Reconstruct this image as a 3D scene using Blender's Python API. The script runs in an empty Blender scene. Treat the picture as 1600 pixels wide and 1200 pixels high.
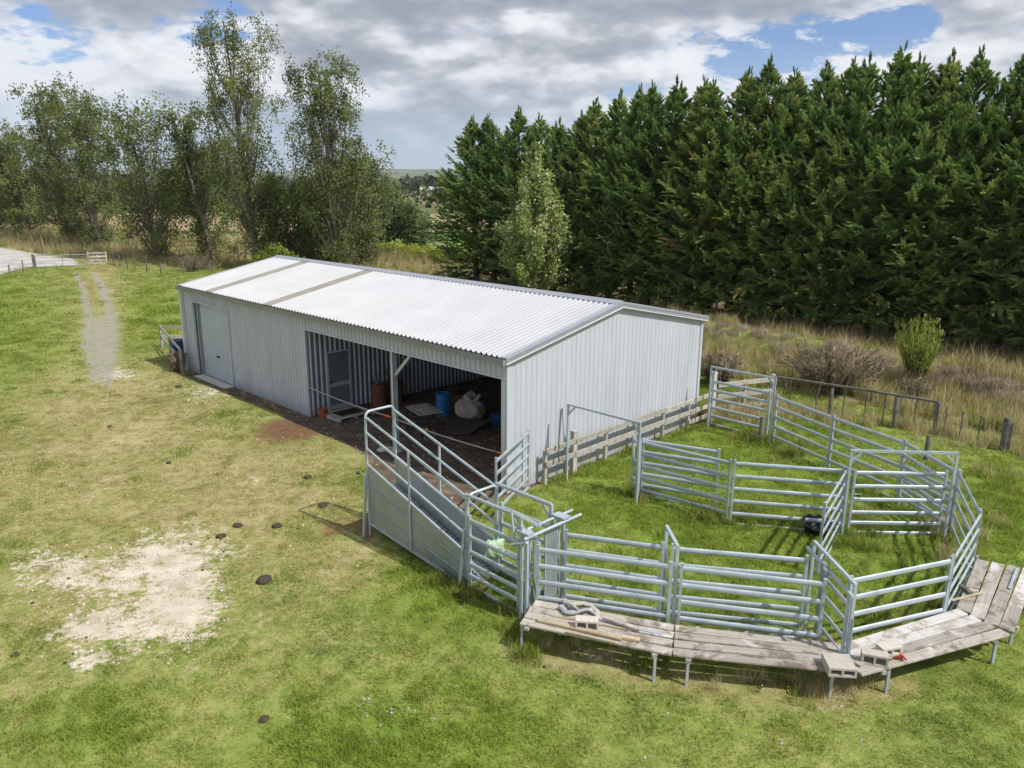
import bpy, math, random
import numpy as np
from mathutils import Vector, Matrix, Quaternion
random.seed(7); rng = np.random.default_rng(7)
C = bpy.context.scene.collection
SC = bpy.context.scene
# ---------------------------------------------------------------- camera (solved from the shed's geometry)
F_PX, PITCH, ROLL, CAM_H = 1217.13, 0.251357, 0.005983, 8.0
cp, sp, cr, sr = math.cos(PITCH), math.sin(PITCH), math.cos(ROLL), math.sin(ROLL)
FW = Vector((0, cp, -sp)); UP0 = Vector((0, sp, cp)); R0 = Vector((1, 0, 0))
RT = R0*cr + UP0*sr; UP = -R0*sr + UP0*cr
cam = bpy.data.cameras.new('camera'); camo = bpy.data.objects.new('camera', cam); C.objects.link(camo)
cam.sensor_width = 36; cam.lens = F_PX/1600*36; cam.clip_end = 30000; cam.clip_start = .1
m = Matrix((RT, UP, -FW)).transposed().to_4x4(); m.translation = (0, 0, CAM_H); camo.matrix_world = m
SC.camera = camo
def G(x, y, z=0.0):
    """the point of the place at height z that the photo shows at pixel x, y (1600 x 1200)"""
    d = FW + RT*((x-800)/F_PX) - UP*((y-600)/F_PX)
    t = (z-CAM_H)/d.z
    return Vector((0, 0, CAM_H)) + d*t
# shed frame
YAW = -.783777; O = Vector((-14.1342, 33.326, 0)); U = Vector((math.cos(YAW), math.sin(YAW), 0)); V = Vector((-math.sin(YAW), math.cos(YAW), 0))
SL, SW, HE, HR = 19.755, 9.247, 3.695, 4.649
def Lc(a, b, z=0): return O + U*a + V*b + Vector((0, 0, z))
def loc(p): d = p-O; return Vector((d.dot(U), d.dot(V), p.z))
# ---------------------------------------------------------------- noise
def _h(ix, iy, s):
    n = (ix.astype(np.int64)*374761393 + iy.astype(np.int64)*668265263 + s*974634777) & 0xffffffff
    n = ((n ^ (n >> 13))*1274126177) & 0xffffffff
    return ((n ^ (n >> 16)) & 0xffff)/65535.0
def vnoise(x, y, s=0):
    x = np.asarray(x, float); y = np.asarray(y, float)
    ix = np.floor(x); iy = np.floor(y); fx = x-ix; fy = y-iy
    fx = fx*fx*(3-2*fx); fy = fy*fy*(3-2*fy)
    a = _h(ix, iy, s); b = _h(ix+1, iy, s); c = _h(ix, iy+1, s); d = _h(ix+1, iy+1, s)
    return (a*(1-fx)+b*fx)*(1-fy)+(c*(1-fx)+d*fx)*fy
def fbm(x, y, s=0, o=4):
    r = 0; a = .5; t = 0
    for k in range(o):
        r = r+a*vnoise(x*2**k+17*k, y*2**k-9*k, s+k); t += a; a *= .5
    return r/t
def sst(a, b, x):
    t = np.clip((x-a)/(b-a), 0, 1); return t*t*(3-2*t)
# ---------------------------------------------------------------- material helpers
def mat(name):
    m = bpy.data.materials.new(name); m.use_nodes = True
    nt = m.node_tree; return m, nt, nt.nodes['Principled BSDF']
def N(nt, t, **kw):
    n = nt.nodes.new(t)
    for k, v in kw.items():
        if k.startswith('_'): setattr(n, k[1:], v)
        else:
            kk = k.replace('__', ' ')
            n.inputs[int(kk[1:]) if kk[0] == 'i' and kk[1:].isdigit() else kk].default_value = v
    return n
def L(nt, a, b): nt.links.new(a, b)
def ramp(nt, fac, stops, interp='LINEAR'):
    r = nt.nodes.new('ShaderNodeValToRGB'); r.color_ramp.interpolation = interp
    e = r.color_ramp.elements
    while len(e) < len(stops): e.new(.5)
    for i, (p, c) in enumerate(stops):
        e[i].position = p; e[i].color = (*c, 1) if len(c) == 3 else c
    if fac is not None: L(nt, fac, r.inputs[0])
    return r.outputs[0]
def mix(nt, f, a, b, mode='MIX'):
    n = nt.nodes.new('ShaderNodeMix'); n.data_type = 'RGBA'; n.blend_type = mode
    for s, v in ((0, f), (6, a), (7, b)):
        if isinstance(v, (int, float)): n.inputs[s].default_value = v
        elif isinstance(v, tuple): n.inputs[s].default_value = (*v, 1) if len(v) == 3 else v
        else: L(nt, v, n.inputs[s])
    return n.outputs[2]
def mth(nt, op, a, b=0.0, clamp=False):
    n = nt.nodes.new('ShaderNodeMath'); n.operation = op; n.use_clamp = clamp
    for i, v in ((0, a), (1, b)):
        if isinstance(v, (int, float)): n.inputs[i].default_value = v
        else: L(nt, v, n.inputs[i])
    return n.outputs[0]
def noise(nt, vec, scale, detail=4, rough=.55, dist=0):
    n = nt.nodes.new('ShaderNodeTexNoise'); n.inputs['Scale'].default_value = scale; n.inputs['Detail'].default_value = detail
    n.inputs['Roughness'].default_value = rough; n.inputs['Distortion'].default_value = dist
    if vec is not None: L(nt, vec, n.inputs['Vector'])
    return n.outputs['Fac']
def objco(nt, scale=(1, 1, 1), which='Object'):
    t = nt.nodes.new('ShaderNodeTexCoord')
    mp = nt.nodes.new('ShaderNodeMapping'); mp.inputs['Scale'].default_value = scale
    L(nt, t.outputs[which], mp.inputs[0]); return mp.outputs[0]
def posn(nt): return nt.nodes.new('ShaderNodeNewGeometry').outputs['Position']
def bump(nt, p, h, strength=.3, dist=.02):
    b = nt.nodes.new('ShaderNodeBump'); b.inputs['Strength'].default_value = strength; b.inputs['Distance'].default_value = dist
    L(nt, h, b.inputs['Height']); L(nt, b.outputs[0], p.inputs['Normal'])
M = {}
def galv(name, c0, c1, metal=.45, rough=.42):
    m, nt, p = mat(name); co = posn(nt)
    v = nt.nodes.new('ShaderNodeTexVoronoi'); v.inputs['Scale'].default_value = 28; L(nt, co, v.inputs['Vector'])
    n = noise(nt, co, 3.0, 5); oi = nt.nodes.new('ShaderNodeObjectInfo'); n2 = noise(nt, co, 14, 4, .7)
    f = mth(nt, 'ADD', mth(nt, 'ADD', mth(nt, 'MULTIPLY', n, .55), mth(nt, 'MULTIPLY', n2, .35)), mth(nt, 'MULTIPLY', oi.outputs['Random'], .12))
    L(nt, ramp(nt, f, ((.3, c0), (.7, c1))), p.inputs['Base Color'])
    p.inputs['Metallic'].default_value = metal; p.inputs['Roughness'].default_value = rough
    L(nt, ramp(nt, n, ((.3, (rough-.08,)*3), (.7, (rough+.15,)*3))), p.inputs['Roughness'])
    M[name] = m
galv('galvanised', (.33, .385, .435), (.53, .59, .645), .3, .4)
galv('galvanised_dull', (.22, .27, .29), (.34, .39, .41), .35, .5)
galv('galvanised_sheet', (.27, .30, .32), (.42, .45, .46), .5, .38)
def paint(name, col, rough=.45, var=.12, metal=0, sc=1.5, dirt=None, streak=True):
    m, nt, p = mat(name); co = objco(nt, (1, 1, .25) if streak else (1, 1, 1))
    n = noise(nt, co, sc, 6, .6)
    c0 = tuple(x*(1-var) for x in col); c1 = tuple(min(1, x*(1+var)) for x in col)
    c = ramp(nt, n, ((.3, c0), (.7, c1)))
    if dirt:
        n2 = noise(nt, co, sc*3.1, 6, .7); c = mix(nt, ramp(nt, n2, ((.55, (0,)*3), (.75, (.7,)*3))), c, dirt)
    L(nt, c, p.inputs['Base Color']); p.inputs['Roughness'].default_value = rough; p.inputs['Metallic'].default_value = metal
    M[name] = m; return m
# wall cladding: faint splash dirt at the foot of the sheets
def wallmat(name, col):
    m, nt, p = mat(name); tc = nt.nodes.new('ShaderNodeTexCoord'); s = nt.nodes.new('ShaderNodeSeparateXYZ'); L(nt, tc.outputs['Object'], s.inputs[0])
    n = noise(nt, objco(nt, (1.6, 1.6, .3)), 1.2, 6, .6)
    c = ramp(nt, n, ((.3, tuple(x*.89 for x in col)), (.7, tuple(x*1.06 for x in col))))
    n2 = noise(nt, tc.outputs['Object'], 4, 6, .7)
    low = mth(nt, 'SUBTRACT', mth(nt, 'ADD', mth(nt, 'MULTIPLY', n2, .6), .12), s.outputs[2])
    c = mix(nt, ramp(nt, mth(nt, 'MULTIPLY', low, 2.0, True), ((0, (0,)*3), (1, (.5,)*3))), c, (.24, .22, .17))
    L(nt, c, p.inputs['Base Color']); p.inputs['Roughness'].default_value = .42; p.inputs['Metallic'].default_value = .1; M[name] = m
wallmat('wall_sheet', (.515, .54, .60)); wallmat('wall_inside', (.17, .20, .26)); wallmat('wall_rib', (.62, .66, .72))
paint('roof_sheet', (.405, .415, .435), .5, .07, .0, .8)
paint('gutter_steel', (.255, .26, .255), .45, .08)
paint('flashing', (.30, .32, .365), .4, .05, .15)
paint('flashing_pale', (.55, .56, .57), .42, .05)
paint('skylight', (.175, .16, .135), .5, .15)
paint('roller_metal', (.42, .47, .52), .42, .06, .1)
paint('door_grey', (.15, .17, .205), .5, .08)
paint('white_pvc', (.72, .71, .66), .5, .06)
paint('dark_handle', (.02, .02, .02), .5)
paint('concrete', (.42, .39, .33), .9, .15, 0, 12, (.30, .27, .22), False)
paint('concrete_pale', (.52, .49, .43), .9, .12, 0, 12, (.36, .32, .26), False)
paint('rusty', (.16, .065, .035), .8, .4, 0, 6, (.07, .03, .02), False)
paint('rust_orange', (.34, .10, .035), .8, .3, 0, 9, (.12, .05, .03), False)
paint('blue_plastic', (.015, .17, .42), .4, .08, 0, 3)
paint('navy_plastic', (.01, .06, .16), .4, .1, 0, 3)
paint('bag_cloth', (.47, .42, .38), .9, .2, 0, 5, (.2, .17, .14), False)
paint('cloth_pale', (.42, .39, .34), .9, .2, 0, 9, (.22, .2, .17), False)
paint('cloth_grey', (.30, .31, .33), .85, .2, 0, 9, (.16, .15, .14), False)
paint('black_rubber', (.012, .013, .014), .55, .2, 0, 5)
paint('red_plastic', (.55, .09, .06), .45, .15, 0, 5, None, False)
paint('green_plastic', (.36, .50, .32), .5, .15, 0, 5, None, False)
paint('orange_plastic', (.75, .14, .01), .4, .1)
paint('yellow_plastic', (.60, .36, .05), .5, .1)
paint('dark_junk', (.035, .038, .042), .7, .3, 0, 5, None, False)
paint('dung', (.055, .042, .028), .95, .35, 0, 14, None, False)
paint('tape', (.35, .33, .33), .6, .1)
paint('ply_dirty', (.10, .082, .065), .9, .3, 0, 4, None, False)
paint('wire', (.25, .25, .25), .5, .1, .5)
def timber(name, c0, c1, c2, stain, grain=26):
    m, nt, p = mat(name); oi = nt.nodes.new('ShaderNodeObjectInfo')
    tc = nt.nodes.new('ShaderNodeTexCoord'); ad = nt.nodes.new('ShaderNodeVectorMath'); ad.operation = 'ADD'
    L(nt, tc.outputs['Object'], ad.inputs[0])
    cb = nt.nodes.new('ShaderNodeCombineXYZ'); r = mth(nt, 'MULTIPLY', oi.outputs['Random'], 37.0)
    for i in range(3): L(nt, r, cb.inputs[i])
    L(nt, cb.outputs[0], ad.inputs[1])
    mp = nt.nodes.new('ShaderNodeMapping'); mp.inputs['Scale'].default_value = (1.2, grain, grain); L(nt, ad.outputs[0], mp.inputs[0])
    g = noise(nt, mp.outputs[0], 1.0, 5, .6)
    b = noise(nt, ad.outputs[0], 3.2, 6, .68, .4)
    c = ramp(nt, g, ((.3, c0), (.7, c1)))
    c = mix(nt, ramp(nt, b, ((.50, (0,)*3), (.60, (.85,)*3))), c, c2)
    b2 = noise(nt, ad.outputs[0], 1.3, 6, .7, .8)
    c = mix(nt, ramp(nt, b2, ((.56, (0,)*3), (.66, (.75,)*3))), c, stain)
    br = mth(nt, 'ADD', mth(nt, 'MULTIPLY', oi.outputs['Random'], .36), .80)
    hs = nt.nodes.new('ShaderNodeHueSaturation'); L(nt, br, hs.inputs['Value']); L(nt, c, hs.inputs['Color'])
    L(nt, hs.outputs[0], p.inputs['Base Color']); p.inputs['Roughness'].default_value = .88
    bump(nt, p, g, .35, .01); M[name] = m
timber('deck_timber', (.30, .265, .225), (.44, .41, .37), (.155, .12, .09), (.62, .59, .56))
timber('deck_timber_white', (.52, .50, .48), (.68, .665, .65), (.36, .31, .26), (.26, .19, .16))
timber('fence_timber', (.33, .30, .26), (.50, .475, .43), (.26, .23, .19), (.55, .53, .50))
timber('fence_timber_dark', (.09, .085, .075), (.19, .18, .155), (.06, .055, .05), (.14, .13, .10))
timber('yellow_timber', (.38, .30, .19), (.52, .44, .31), (.33, .26, .17), (.42, .38, .32))
def soft_normal(nt, kn, ko, kz):
    """leaf normals leaning outwards from the plant's axis and up, as a leafy mass turns its blades to the light"""
    ge = nt.nodes.new('ShaderNodeNewGeometry'); acc = None
    def sc(v, k): n = nt.nodes.new('ShaderNodeVectorMath'); n.operation = 'SCALE'; L(nt, v, n.inputs[0]); n.inputs['Scale'].default_value = k; return n.outputs[0]
    def add(a, b): n = nt.nodes.new('ShaderNodeVectorMath'); n.operation = 'ADD'; L(nt, a, n.inputs[0]); L(nt, b, n.inputs[1]); return n.outputs[0]
    acc = sc(ge.outputs['Normal'], kn)
    if ko:
        tc = nt.nodes.new('ShaderNodeTexCoord'); mp = nt.nodes.new('ShaderNodeMapping'); mp.inputs['Scale'].default_value = (1, 1, 0); L(nt, tc.outputs['Object'], mp.inputs[0])
        no = nt.nodes.new('ShaderNodeVectorMath'); no.operation = 'NORMALIZE'; L(nt, mp.outputs[0], no.inputs[0]); vt = nt.nodes.new('ShaderNodeVectorTransform'); vt.vector_type = 'VECTOR'; vt.convert_from = 'OBJECT'; vt.convert_to = 'WORLD'; L(nt, no.outputs[0], vt.inputs[0])
        acc = add(acc, sc(vt.outputs[0], ko))
    z = nt.nodes.new('ShaderNodeCombineXYZ'); z.inputs[2].default_value = kz; acc = add(acc, z.outputs[0])
    nn = nt.nodes.new('ShaderNodeVectorMath'); nn.operation = 'NORMALIZE'; L(nt, acc, nn.inputs[0]); return nn.outputs[0]
def leafmat(name, cols, trans=.3, rough=.6, spec=.3):
    m, nt, p = mat(name); a = nt.nodes.new('ShaderNodeAttribute'); a.attribute_name = 'tint'
    oi = nt.nodes.new('ShaderNodeObjectInfo')
    f = mth(nt, 'ADD', a.outputs['Fac'], mth(nt, 'MULTIPLY', mth(nt, 'SUBTRACT', oi.outputs['Random'], .5), .22), True)
    c = ramp(nt, f, cols)
    L(nt, c, p.inputs['Base Color']); p.inputs['Roughness'].default_value = rough; p.inputs['Specular IOR Level'].default_value = spec
    L(nt, soft_normal(nt, .6, .5, .3), p.inputs['Normal'])
    tr = nt.nodes.new('ShaderNodeBsdfTranslucent'); L(nt, c, tr.inputs[0]); mx = nt.nodes.new('ShaderNodeMixShader'); mx.inputs[0].default_value = trans
    L(nt, p.outputs[0], mx.inputs[1]); L(nt, tr.outputs[0], mx.inputs[2]); L(nt, mx.outputs[0], nt.nodes['Material Output'].inputs[0]); M[name] = m
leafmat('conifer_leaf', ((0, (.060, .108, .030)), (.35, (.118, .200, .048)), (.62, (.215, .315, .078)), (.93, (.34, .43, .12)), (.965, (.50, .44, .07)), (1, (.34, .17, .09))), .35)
leafmat('poplar_leaf', ((0, (.090, .115, .035)), (.5, (.160, .200, .056)), (.85, (.225, .260, .078)), (1, (.30, .26, .10))), .45)
leafmat('white_poplar_leaf', ((0, (.18, .24, .06)), (.5, (.34, .41, .12)), (.75, (.46, .52, .20)), (.9, (.66, .70, .52)), (1, (.40, .25, .10))), .4, .5)
leafmat('bush_leaf', ((0, (.055, .085, .03)), (.5, (.10, .15, .048)), (1, (.17, .23, .07))), .35)
leafmat('lime_leaf', ((0, (.12, .18, .03)), (.5, (.26, .32, .045)), (1, (.50, .50, .07))), .4)
leafmat('broom_leaf', ((0, (.14, .20, .025)), (.5, (.27, .34, .045)), (1, (.42, .47, .09))), .4)
leafmat('dead_leaf', ((0, (.15, .12, .075)), (.5, (.29, .235, .15)), (1, (.46, .38, .25))), .3)
leafmat('dry_grass', ((0, (.30, .23, .11)), (.35, (.50, .41, .21)), (.7, (.68, .57, .33)), (1, (.40, .42, .16))), .5)
leafmat('cut_grass', ((0, (.30, .24, .16)), (.5, (.50, .42, .30)), (1, (.66, .57, .43))), .45)
leafmat('far_leaf', ((0, (.02, .035, .015)), (.5, (.04, .06, .025)), (1, (.07, .09, .035))), .2)
m, nt, p = mat('bark'); co = objco(nt, (6, 6, 1)); n = noise(nt, co, 2, 6, .6); L(nt, ramp(nt, n, ((.3, (.09, .075, .06)), (.7, (.24, .21, .175)))), p.inputs['Base Color']); p.inputs['Roughness'].default_value = .9; M['bark'] = m
m, nt, p = mat('bark_dark'); co = objco(nt, (6, 6, 1)); n = noise(nt, co, 2, 6, .6); L(nt, ramp(nt, n, ((.3, (.04, .032, .025)), (.7, (.11, .09, .07)))), p.inputs['Base Color']); p.inputs['Roughness'].default_value = .9; M['bark_dark'] = m
# grass blades: same broad colour field as the turf under them (a property of the sward, in world metres)
def sward(nt, rnd=None):
    co = posn(nt)
    n1 = noise(nt, co, .35, 5, .6); n2 = noise(nt, co, 2.6, 6, .72); f = mth(nt, 'ADD', mth(nt, 'ADD', mth(nt, 'MULTIPLY', n1, .50), mth(nt, 'MULTIPLY', n2, .75)), -.125)
    if rnd is not None: f = mth(nt, 'ADD', f, mth(nt, 'MULTIPLY', mth(nt, 'SUBTRACT', rnd, .5), .28))
    return f
SWARD = ((.28, (.100, .150, .026)), (.45, (.178, .232, .048)), (.58, (.250, .282, .078)), (.72, (.33, .335, .125)))
YARD = ((.25, (.090, .152, .018)), (.5, (.160, .230, .032)), (.68, (.225, .285, .058)), (.80, (.29, .33, .08)))
DRYSW = ((.25, (.15, .165, .045)), (.42, (.24, .235, .080)), (.55, (.34, .295, .140)), (.75, (.44, .365, .21)))
for nm, st in (('grass_blade', SWARD), ('grass_blade_lush', YARD), ('grass_blade_dry', DRYSW)):
    st = tuple((p_, tuple(min(1, x*k) for x, k in zip(c_, (1.45, 1.35, 1.2)))) for p_, c_ in st)
    m, nt, p = mat(nm); oi = nt.nodes.new('ShaderNodeObjectInfo')
    c = ramp(nt, sward(nt, oi.outputs['Random']), st)
    L(nt, c, p.inputs['Base Color']); p.inputs['Roughness'].default_value = .6; p.inputs['Specular IOR Level'].default_value = .2
    L(nt, soft_normal(nt, .35, 0, 1.0), p.inputs['Normal'])
    tr = nt.nodes.new('ShaderNodeBsdfTranslucent'); L(nt, c, tr.inputs[0]); mx = nt.nodes.new('ShaderNodeMixShader'); mx.inputs[0].default_value = .45
    L(nt, p.outputs[0], mx.inputs[1]); L(nt, tr.outputs[0], mx.inputs[2]); L(nt, mx.outputs[0], nt.nodes['Material Output'].inputs[0]); M[nm] = m
# ---------------------------------------------------------------- mesh builder
class MB:
    def __init__(s): s.v = []; s.f = []; s.sm = []; s.mi = []
    def add(s, vs, fs, smooth=False, mi=0):
        n = len(s.v); s.v += [tuple(v) for v in vs]; s.f += [tuple(i+n for i in f) for f in fs]; s.sm += [smooth]*len(fs); s.mi += [mi]*len(fs)
    def box(s, c, size, rot=None, mi=0):
        c = Vector(c); hx, hy, hz = (x/2 for x in size); R = rot or Matrix.Identity(3)
        vs = [c+R@Vector((x*hx, y*hy, z*hz)) for x in (-1, 1) for y in (-1, 1) for z in (-1, 1)]
        s.add(vs, [(0, 1, 3, 2), (4, 6, 7, 5), (0, 4, 5, 1), (2, 3, 7, 6), (0, 2, 6, 4), (1, 5, 7, 3)], False, mi); return s
    def beam(s, p, q, w, h, up=(0, 0, 1), mi=0):
        """box beam from p to q, w across, h along up"""
        p = Vector(p); q = Vector(q); d = q-p; l = d.length; x = d/l; u = Vector(up)
        if abs(x.dot(u)) > .98: u = Vector((1, 0, 0))
        y = u.cross(x).normalized(); z = x.cross(y)
        return s.box((p+q)/2, (l, w, h), Matrix((x, y, z)).transposed(), mi)
    def tube(s, pts, r, n=8, r2=None, cap=True, up=(0, 0, 1), smooth=True, mi=0, taper=None):
        """round or oval tube along pts; r across, r2 along up"""
        pts = [Vector(p) for p in pts]; r2 = r2 or r; rings = []
        for i, p in enumerate(pts):
            d = (pts[min(i+1, len(pts)-1)]-pts[max(i-1, 0)]).normalized(); u = Vector(up)
            if abs(d.dot(u)) > .95: u = Vector((1, 0, 0)) if abs(d.x) < .9 else Vector((0, 1, 0))
            y = u.cross(d).normalized(); z = d.cross(y); k = taper[i] if taper else 1
            rings.append([p+(y*math.cos(t)*r+z*math.sin(t)*r2)*k for t in (2*math.pi*j/n for j in range(n))])
        vs = [v for r_ in rings for v in r_]; fs = []
        for i in range(len(pts)-1):
            for j in range(n): fs.append((i*n+j, i*n+(j+1) % n, (i+1)*n+(j+1) % n, (i+1)*n+j))
        s.add(vs, fs, smooth, mi)
        if cap: s.add(rings[0], [tuple(range(n-1, -1, -1))], False, mi); s.add(rings[-1], [tuple(range(n))], False, mi)
        return s
    def lathe(s, prof, c=(0, 0, 0), n=20, mi=0, smooth=True):
        c = Vector(c); vs = []; fs = []
        for r, z in prof:
            for j in range(n): t = 2*math.pi*j/n; vs.append(c+Vector((r*math.cos(t), r*math.sin(t), z)))
        for i in range(len(prof)-1):
            for j in range(n): fs.append((i*n+j, i*n+(j+1) % n, (i+1)*n+(j+1) % n, (i+1)*n+j))
        s.add(vs, fs, smooth, mi); return s
    def build(s, name, m, parent=None, loc=None, rz=0):
        me = bpy.data.meshes.new(name); me.from_pydata(s.v, [], s.f); me.polygons.foreach_set('use_smooth', s.sm); me.polygons.foreach_set('material_index', s.mi)
        for k in (m if isinstance(m, (list, tuple)) else [m]): me.materials.append(M[k])
        me.update(); o = bpy.data.objects.new(name, me); C.objects.link(o)
        if parent: o.parent = parent
        if loc is not None: o.location = loc
        o.rotation_euler.z = rz
        return o
def tag(o, label=None, cat=None, group=None, kind=None):
    if label: o['label'] = label
    if cat: o['category'] = cat
    if group: o['group'] = group
    if kind: o['kind'] = kind
    return o
def empty(name, label, cat, loc=(0, 0, 0), rz=0, group=None):
    o = bpy.data.objects.new(name, None); C.objects.link(o); o.location = loc; o.rotation_euler.z = rz; o.empty_display_size = .3
    return tag(o, label, cat, group)
def beam_obj(name, p, q, w, h, m, parent, up=(0, 0, 1), bow=0):
    """a timber as its own object, its own x axis along its length (grain follows it)"""
    p = Vector(p); q = Vector(q); d = q-p; l = d.length; x = d/l; u = Vector(up)
    if abs(x.dot(u)) > .98: u = Vector((1, 0, 0))
    y = u.cross(x).normalized(); z = x.cross(y)
    mb = MB(); n = max(2, int(l/.35)) if bow else 1; c = .006
    rings = []
    for i in range(n+1):
        t = i/n; X = -l/2+l*t; k = bow*math.sin(t*math.pi); j = random.uniform(-.003, .003) if n > 1 else 0
        rings.append([(X, -w/2, -h/2+c+k), (X, -w/2+c, -h/2+k), (X, w/2-c, -h/2+k), (X, w/2, -h/2+c+k), (X, w/2+j, h/2-c+k), (X, w/2-c+j, h/2+k), (X, -w/2+c+j, h/2+k), (X, -w/2+j, h/2-c+k)])
    for i in range(n):
        for a in range(8): b = (a+1) % 8; mb.add([rings[i][a], rings[i+1][a], rings[i+1][b], rings[i][b]], [(0, 1, 2, 3)])
    mb.add(rings[0], [tuple(range(8))]); mb.add(rings[-1], [tuple(range(7, -1, -1))])
    o = mb.build(name, m); mw = Matrix((x, y, z)).transposed().to_4x4(); mw.translation = (p+q)/2
    if parent: o.parent = parent
    o.matrix_local = mw
    return o
def np_quads(name, P, m, parent=None, tint=None, nv=4):
    """P: (n, nv, 3) faces"""
    n = len(P); me = bpy.data.meshes.new(name); me.vertices.add(n*nv); me.vertices.foreach_set('co', np.ascontiguousarray(P, dtype=np.float32).reshape(-1))
    me.loops.add(n*nv); me.polygons.add(n); me.loops.foreach_set('vertex_index', np.arange(n*nv, dtype=np.int32)); me.polygons.foreach_set('loop_start', np.arange(0, n*nv, nv, dtype=np.int32))
    me.materials.append(M[m]); me.update(calc_edges=True)
    if tint is not None:
        a = me.attributes.new('tint', 'FLOAT', 'POINT'); a.data.foreach_set('value', np.repeat(np.asarray(tint, np.float32), nv))
    o = bpy.data.objects.new(name, me); C.objects.link(o)
    if parent: o.parent = parent
    return o
def nrm(a): return a/np.maximum(np.linalg.norm(a, axis=-1, keepdims=True), 1e-9)
def leaves(cen, dr, ln, wd, up=None, fold=0.0):
    """leaf faces (diamonds) centred at cen along dr"""
    n = len(cen); dr = nrm(dr); r = rng.normal(size=(n, 3)) if up is None else up+rng.normal(size=(n, 3))*.5
    sd = nrm(np.cross(dr, r)); ln = np.broadcast_to(ln, (n,))[:, None]; wd = np.broadcast_to(wd, (n,))[:, None]
    return np.stack([cen-dr*ln*.5, cen+sd*wd*.5-dr*ln*.05, cen+dr*ln*.5, cen-sd*wd*.5-dr*ln*.05], 1)
def copy_tree(o, parent=None):
    c = o.copy(); C.objects.link(c)
    if parent: c.parent = parent
    for ch in o.children: copy_tree(ch, c)
    return c
CLX, CLY = -6.7, -5.17
# ---------------------------------------------------------------- light and sky
SUN = Vector((.70, -.459, 1.0)).normalized()
sl = bpy.data.lights.new('sun', 'SUN'); sl.energy = 4.8; sl.angle = math.radians(.6); sl.color = (1, .955, .88)
so = bpy.data.objects.new('sun', sl); C.objects.link(so); so.rotation_euler = SUN.to_track_quat('Z', 'Y').to_euler(); so.location = (20, -10, 40)
w = bpy.data.worlds.new('World'); SC.world = w; w.use_nodes = True; nt = w.node_tree; bg = nt.nodes['Background']; bg.inputs['Strength'].default_value = .1
sky = nt.nodes.new('ShaderNodeTexSky'); sky.sky_type = 'NISHITA'; sky.sun_disc = False; sky.sun_elevation = math.asin(SUN.z); sky.sun_rotation = math.atan2(SUN.x, SUN.y)
sky.altitude = 50; sky.air_density = 1.0; sky.dust_density = .3; sky.ozone_density = 2.2
tc = nt.nodes.new('ShaderNodeTexCoord'); sx = nt.nodes.new('ShaderNodeSeparateXYZ'); L(nt, tc.outputs['Generated'], sx.inputs[0])
cb = nt.nodes.new('ShaderNodeMapping'); cb.inputs['Scale'].default_value = (1, 1, 2.6); cb.inputs['Location'].default_value = (CLX, CLY, 0); L(nt, tc.outputs['Generated'], cb.inputs[0])
cb3 = nt.nodes.new('ShaderNodeMapping'); cb3.inputs['Scale'].default_value = (1, 1, 2.6); cb3.inputs['Location'].default_value = (CLX+.012, CLY-.01, .05); L(nt, tc.outputs['Generated'], cb3.inputs[0])
cn = noise(nt, cb.outputs[0], 4.2, 9, .62, .05); cn3 = noise(nt, cb3.outputs[0], 4.2, 4, .55, .05)
dens = cn
cover = ramp(nt, dens, ((.41, (0,)*3), (.445, (.85,)*3), (.50, (1,)*3)))
hz = ramp(nt, sx.outputs[2], ((.0, (.0,)*3), (.04, (.22,)*3), (.095, (.9,)*3), (.13, (1,)*3)))
cover = mth(nt, 'MULTIPLY', cover, hz, True)
# cloud tops, with little cloud above them, are bright; deep cloud shows grey undersides
thick = mth(nt, 'ADD', cn3, mth(nt, 'MULTIPLY', mth(nt, 'SUBTRACT', cn3, cn), .9))
ccol = ramp(nt, thick, ((.40, (9.3, 9.5, 9.9)), (.48, (7.9, 8.15, 8.7)), (.54, (5.9, 6.2, 6.9)), (.61, (4.3, 4.65, 5.3)), (.72, (3.3, 3.65, 4.3))))
air = mix(nt, 1.0, sky.outputs[0], (.80, .93, 1.22), 'MULTIPLY')
air = mix(nt, ramp(nt, sx.outputs[2], ((.0, (.9,)*3), (.16, (0,)*3))), air, (5.3, 6.9, 9.0))
L(nt, mix(nt, cover, air, ccol), bg.inputs['Color'])
SC.view_settings.view_transform = 'Standard'; SC.view_settings.look = 'None'; SC.view_settings.exposure = 0; SC.view_settings.gamma = 1
SC.render.engine = 'CYCLES'; SC.cycles.max_bounces = 6; SC.cycles.diffuse_bounces = 3; SC.cycles.transparent_max_bounces = 8
# ---------------------------------------------------------------- ground masks
def gxy(x, y): g = G(x, y); return g.x, g.y
def ell(X, Y, bb):
    x0, y0, x1, y1 = bb; cx, cy = (x0+x1)/2, (y0+y1)/2
    a, b = G(cx, y0), G(cx, y1); c = (a+b)/2; fx, fy = (a-b).xy; fl = math.hypot(fx, fy)/2
    e, f = G(x0, cy), G(x1, cy); rl = (f-e).length/2
    fx, fy = fx/2/fl, fy/2/fl
    dx, dy = X-c.x, Y-c.y; s = dx*fx+dy*fy; t = dx*fy-dy*fx
    return np.clip(1-.5*np.sqrt((s/fl)**2+(t/rl)**2), 0, 1)
def pline(X, Y, pts, px=True):
    """distance to a polyline given in photo pixels on the ground; pts (x, y, halfwidth m)"""
    P = [((*gxy(p[0], p[1]), p[2]) if px else p) for p in pts]; best = np.zeros_like(X)
    for (ax, ay, aw), (bx, by, bw) in zip(P, P[1:]):
        vx, vy = bx-ax, by-ay; t = np.clip(((X-ax)*vx+(Y-ay)*vy)/(vx*vx+vy*vy), 0, 1); d = np.hypot(X-ax-vx*t, Y-ay-vy*t); best = np.maximum(best, 1-.5*d/(aw+(bw-aw)*t))
    return np.clip(best, 0, 1)
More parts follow.
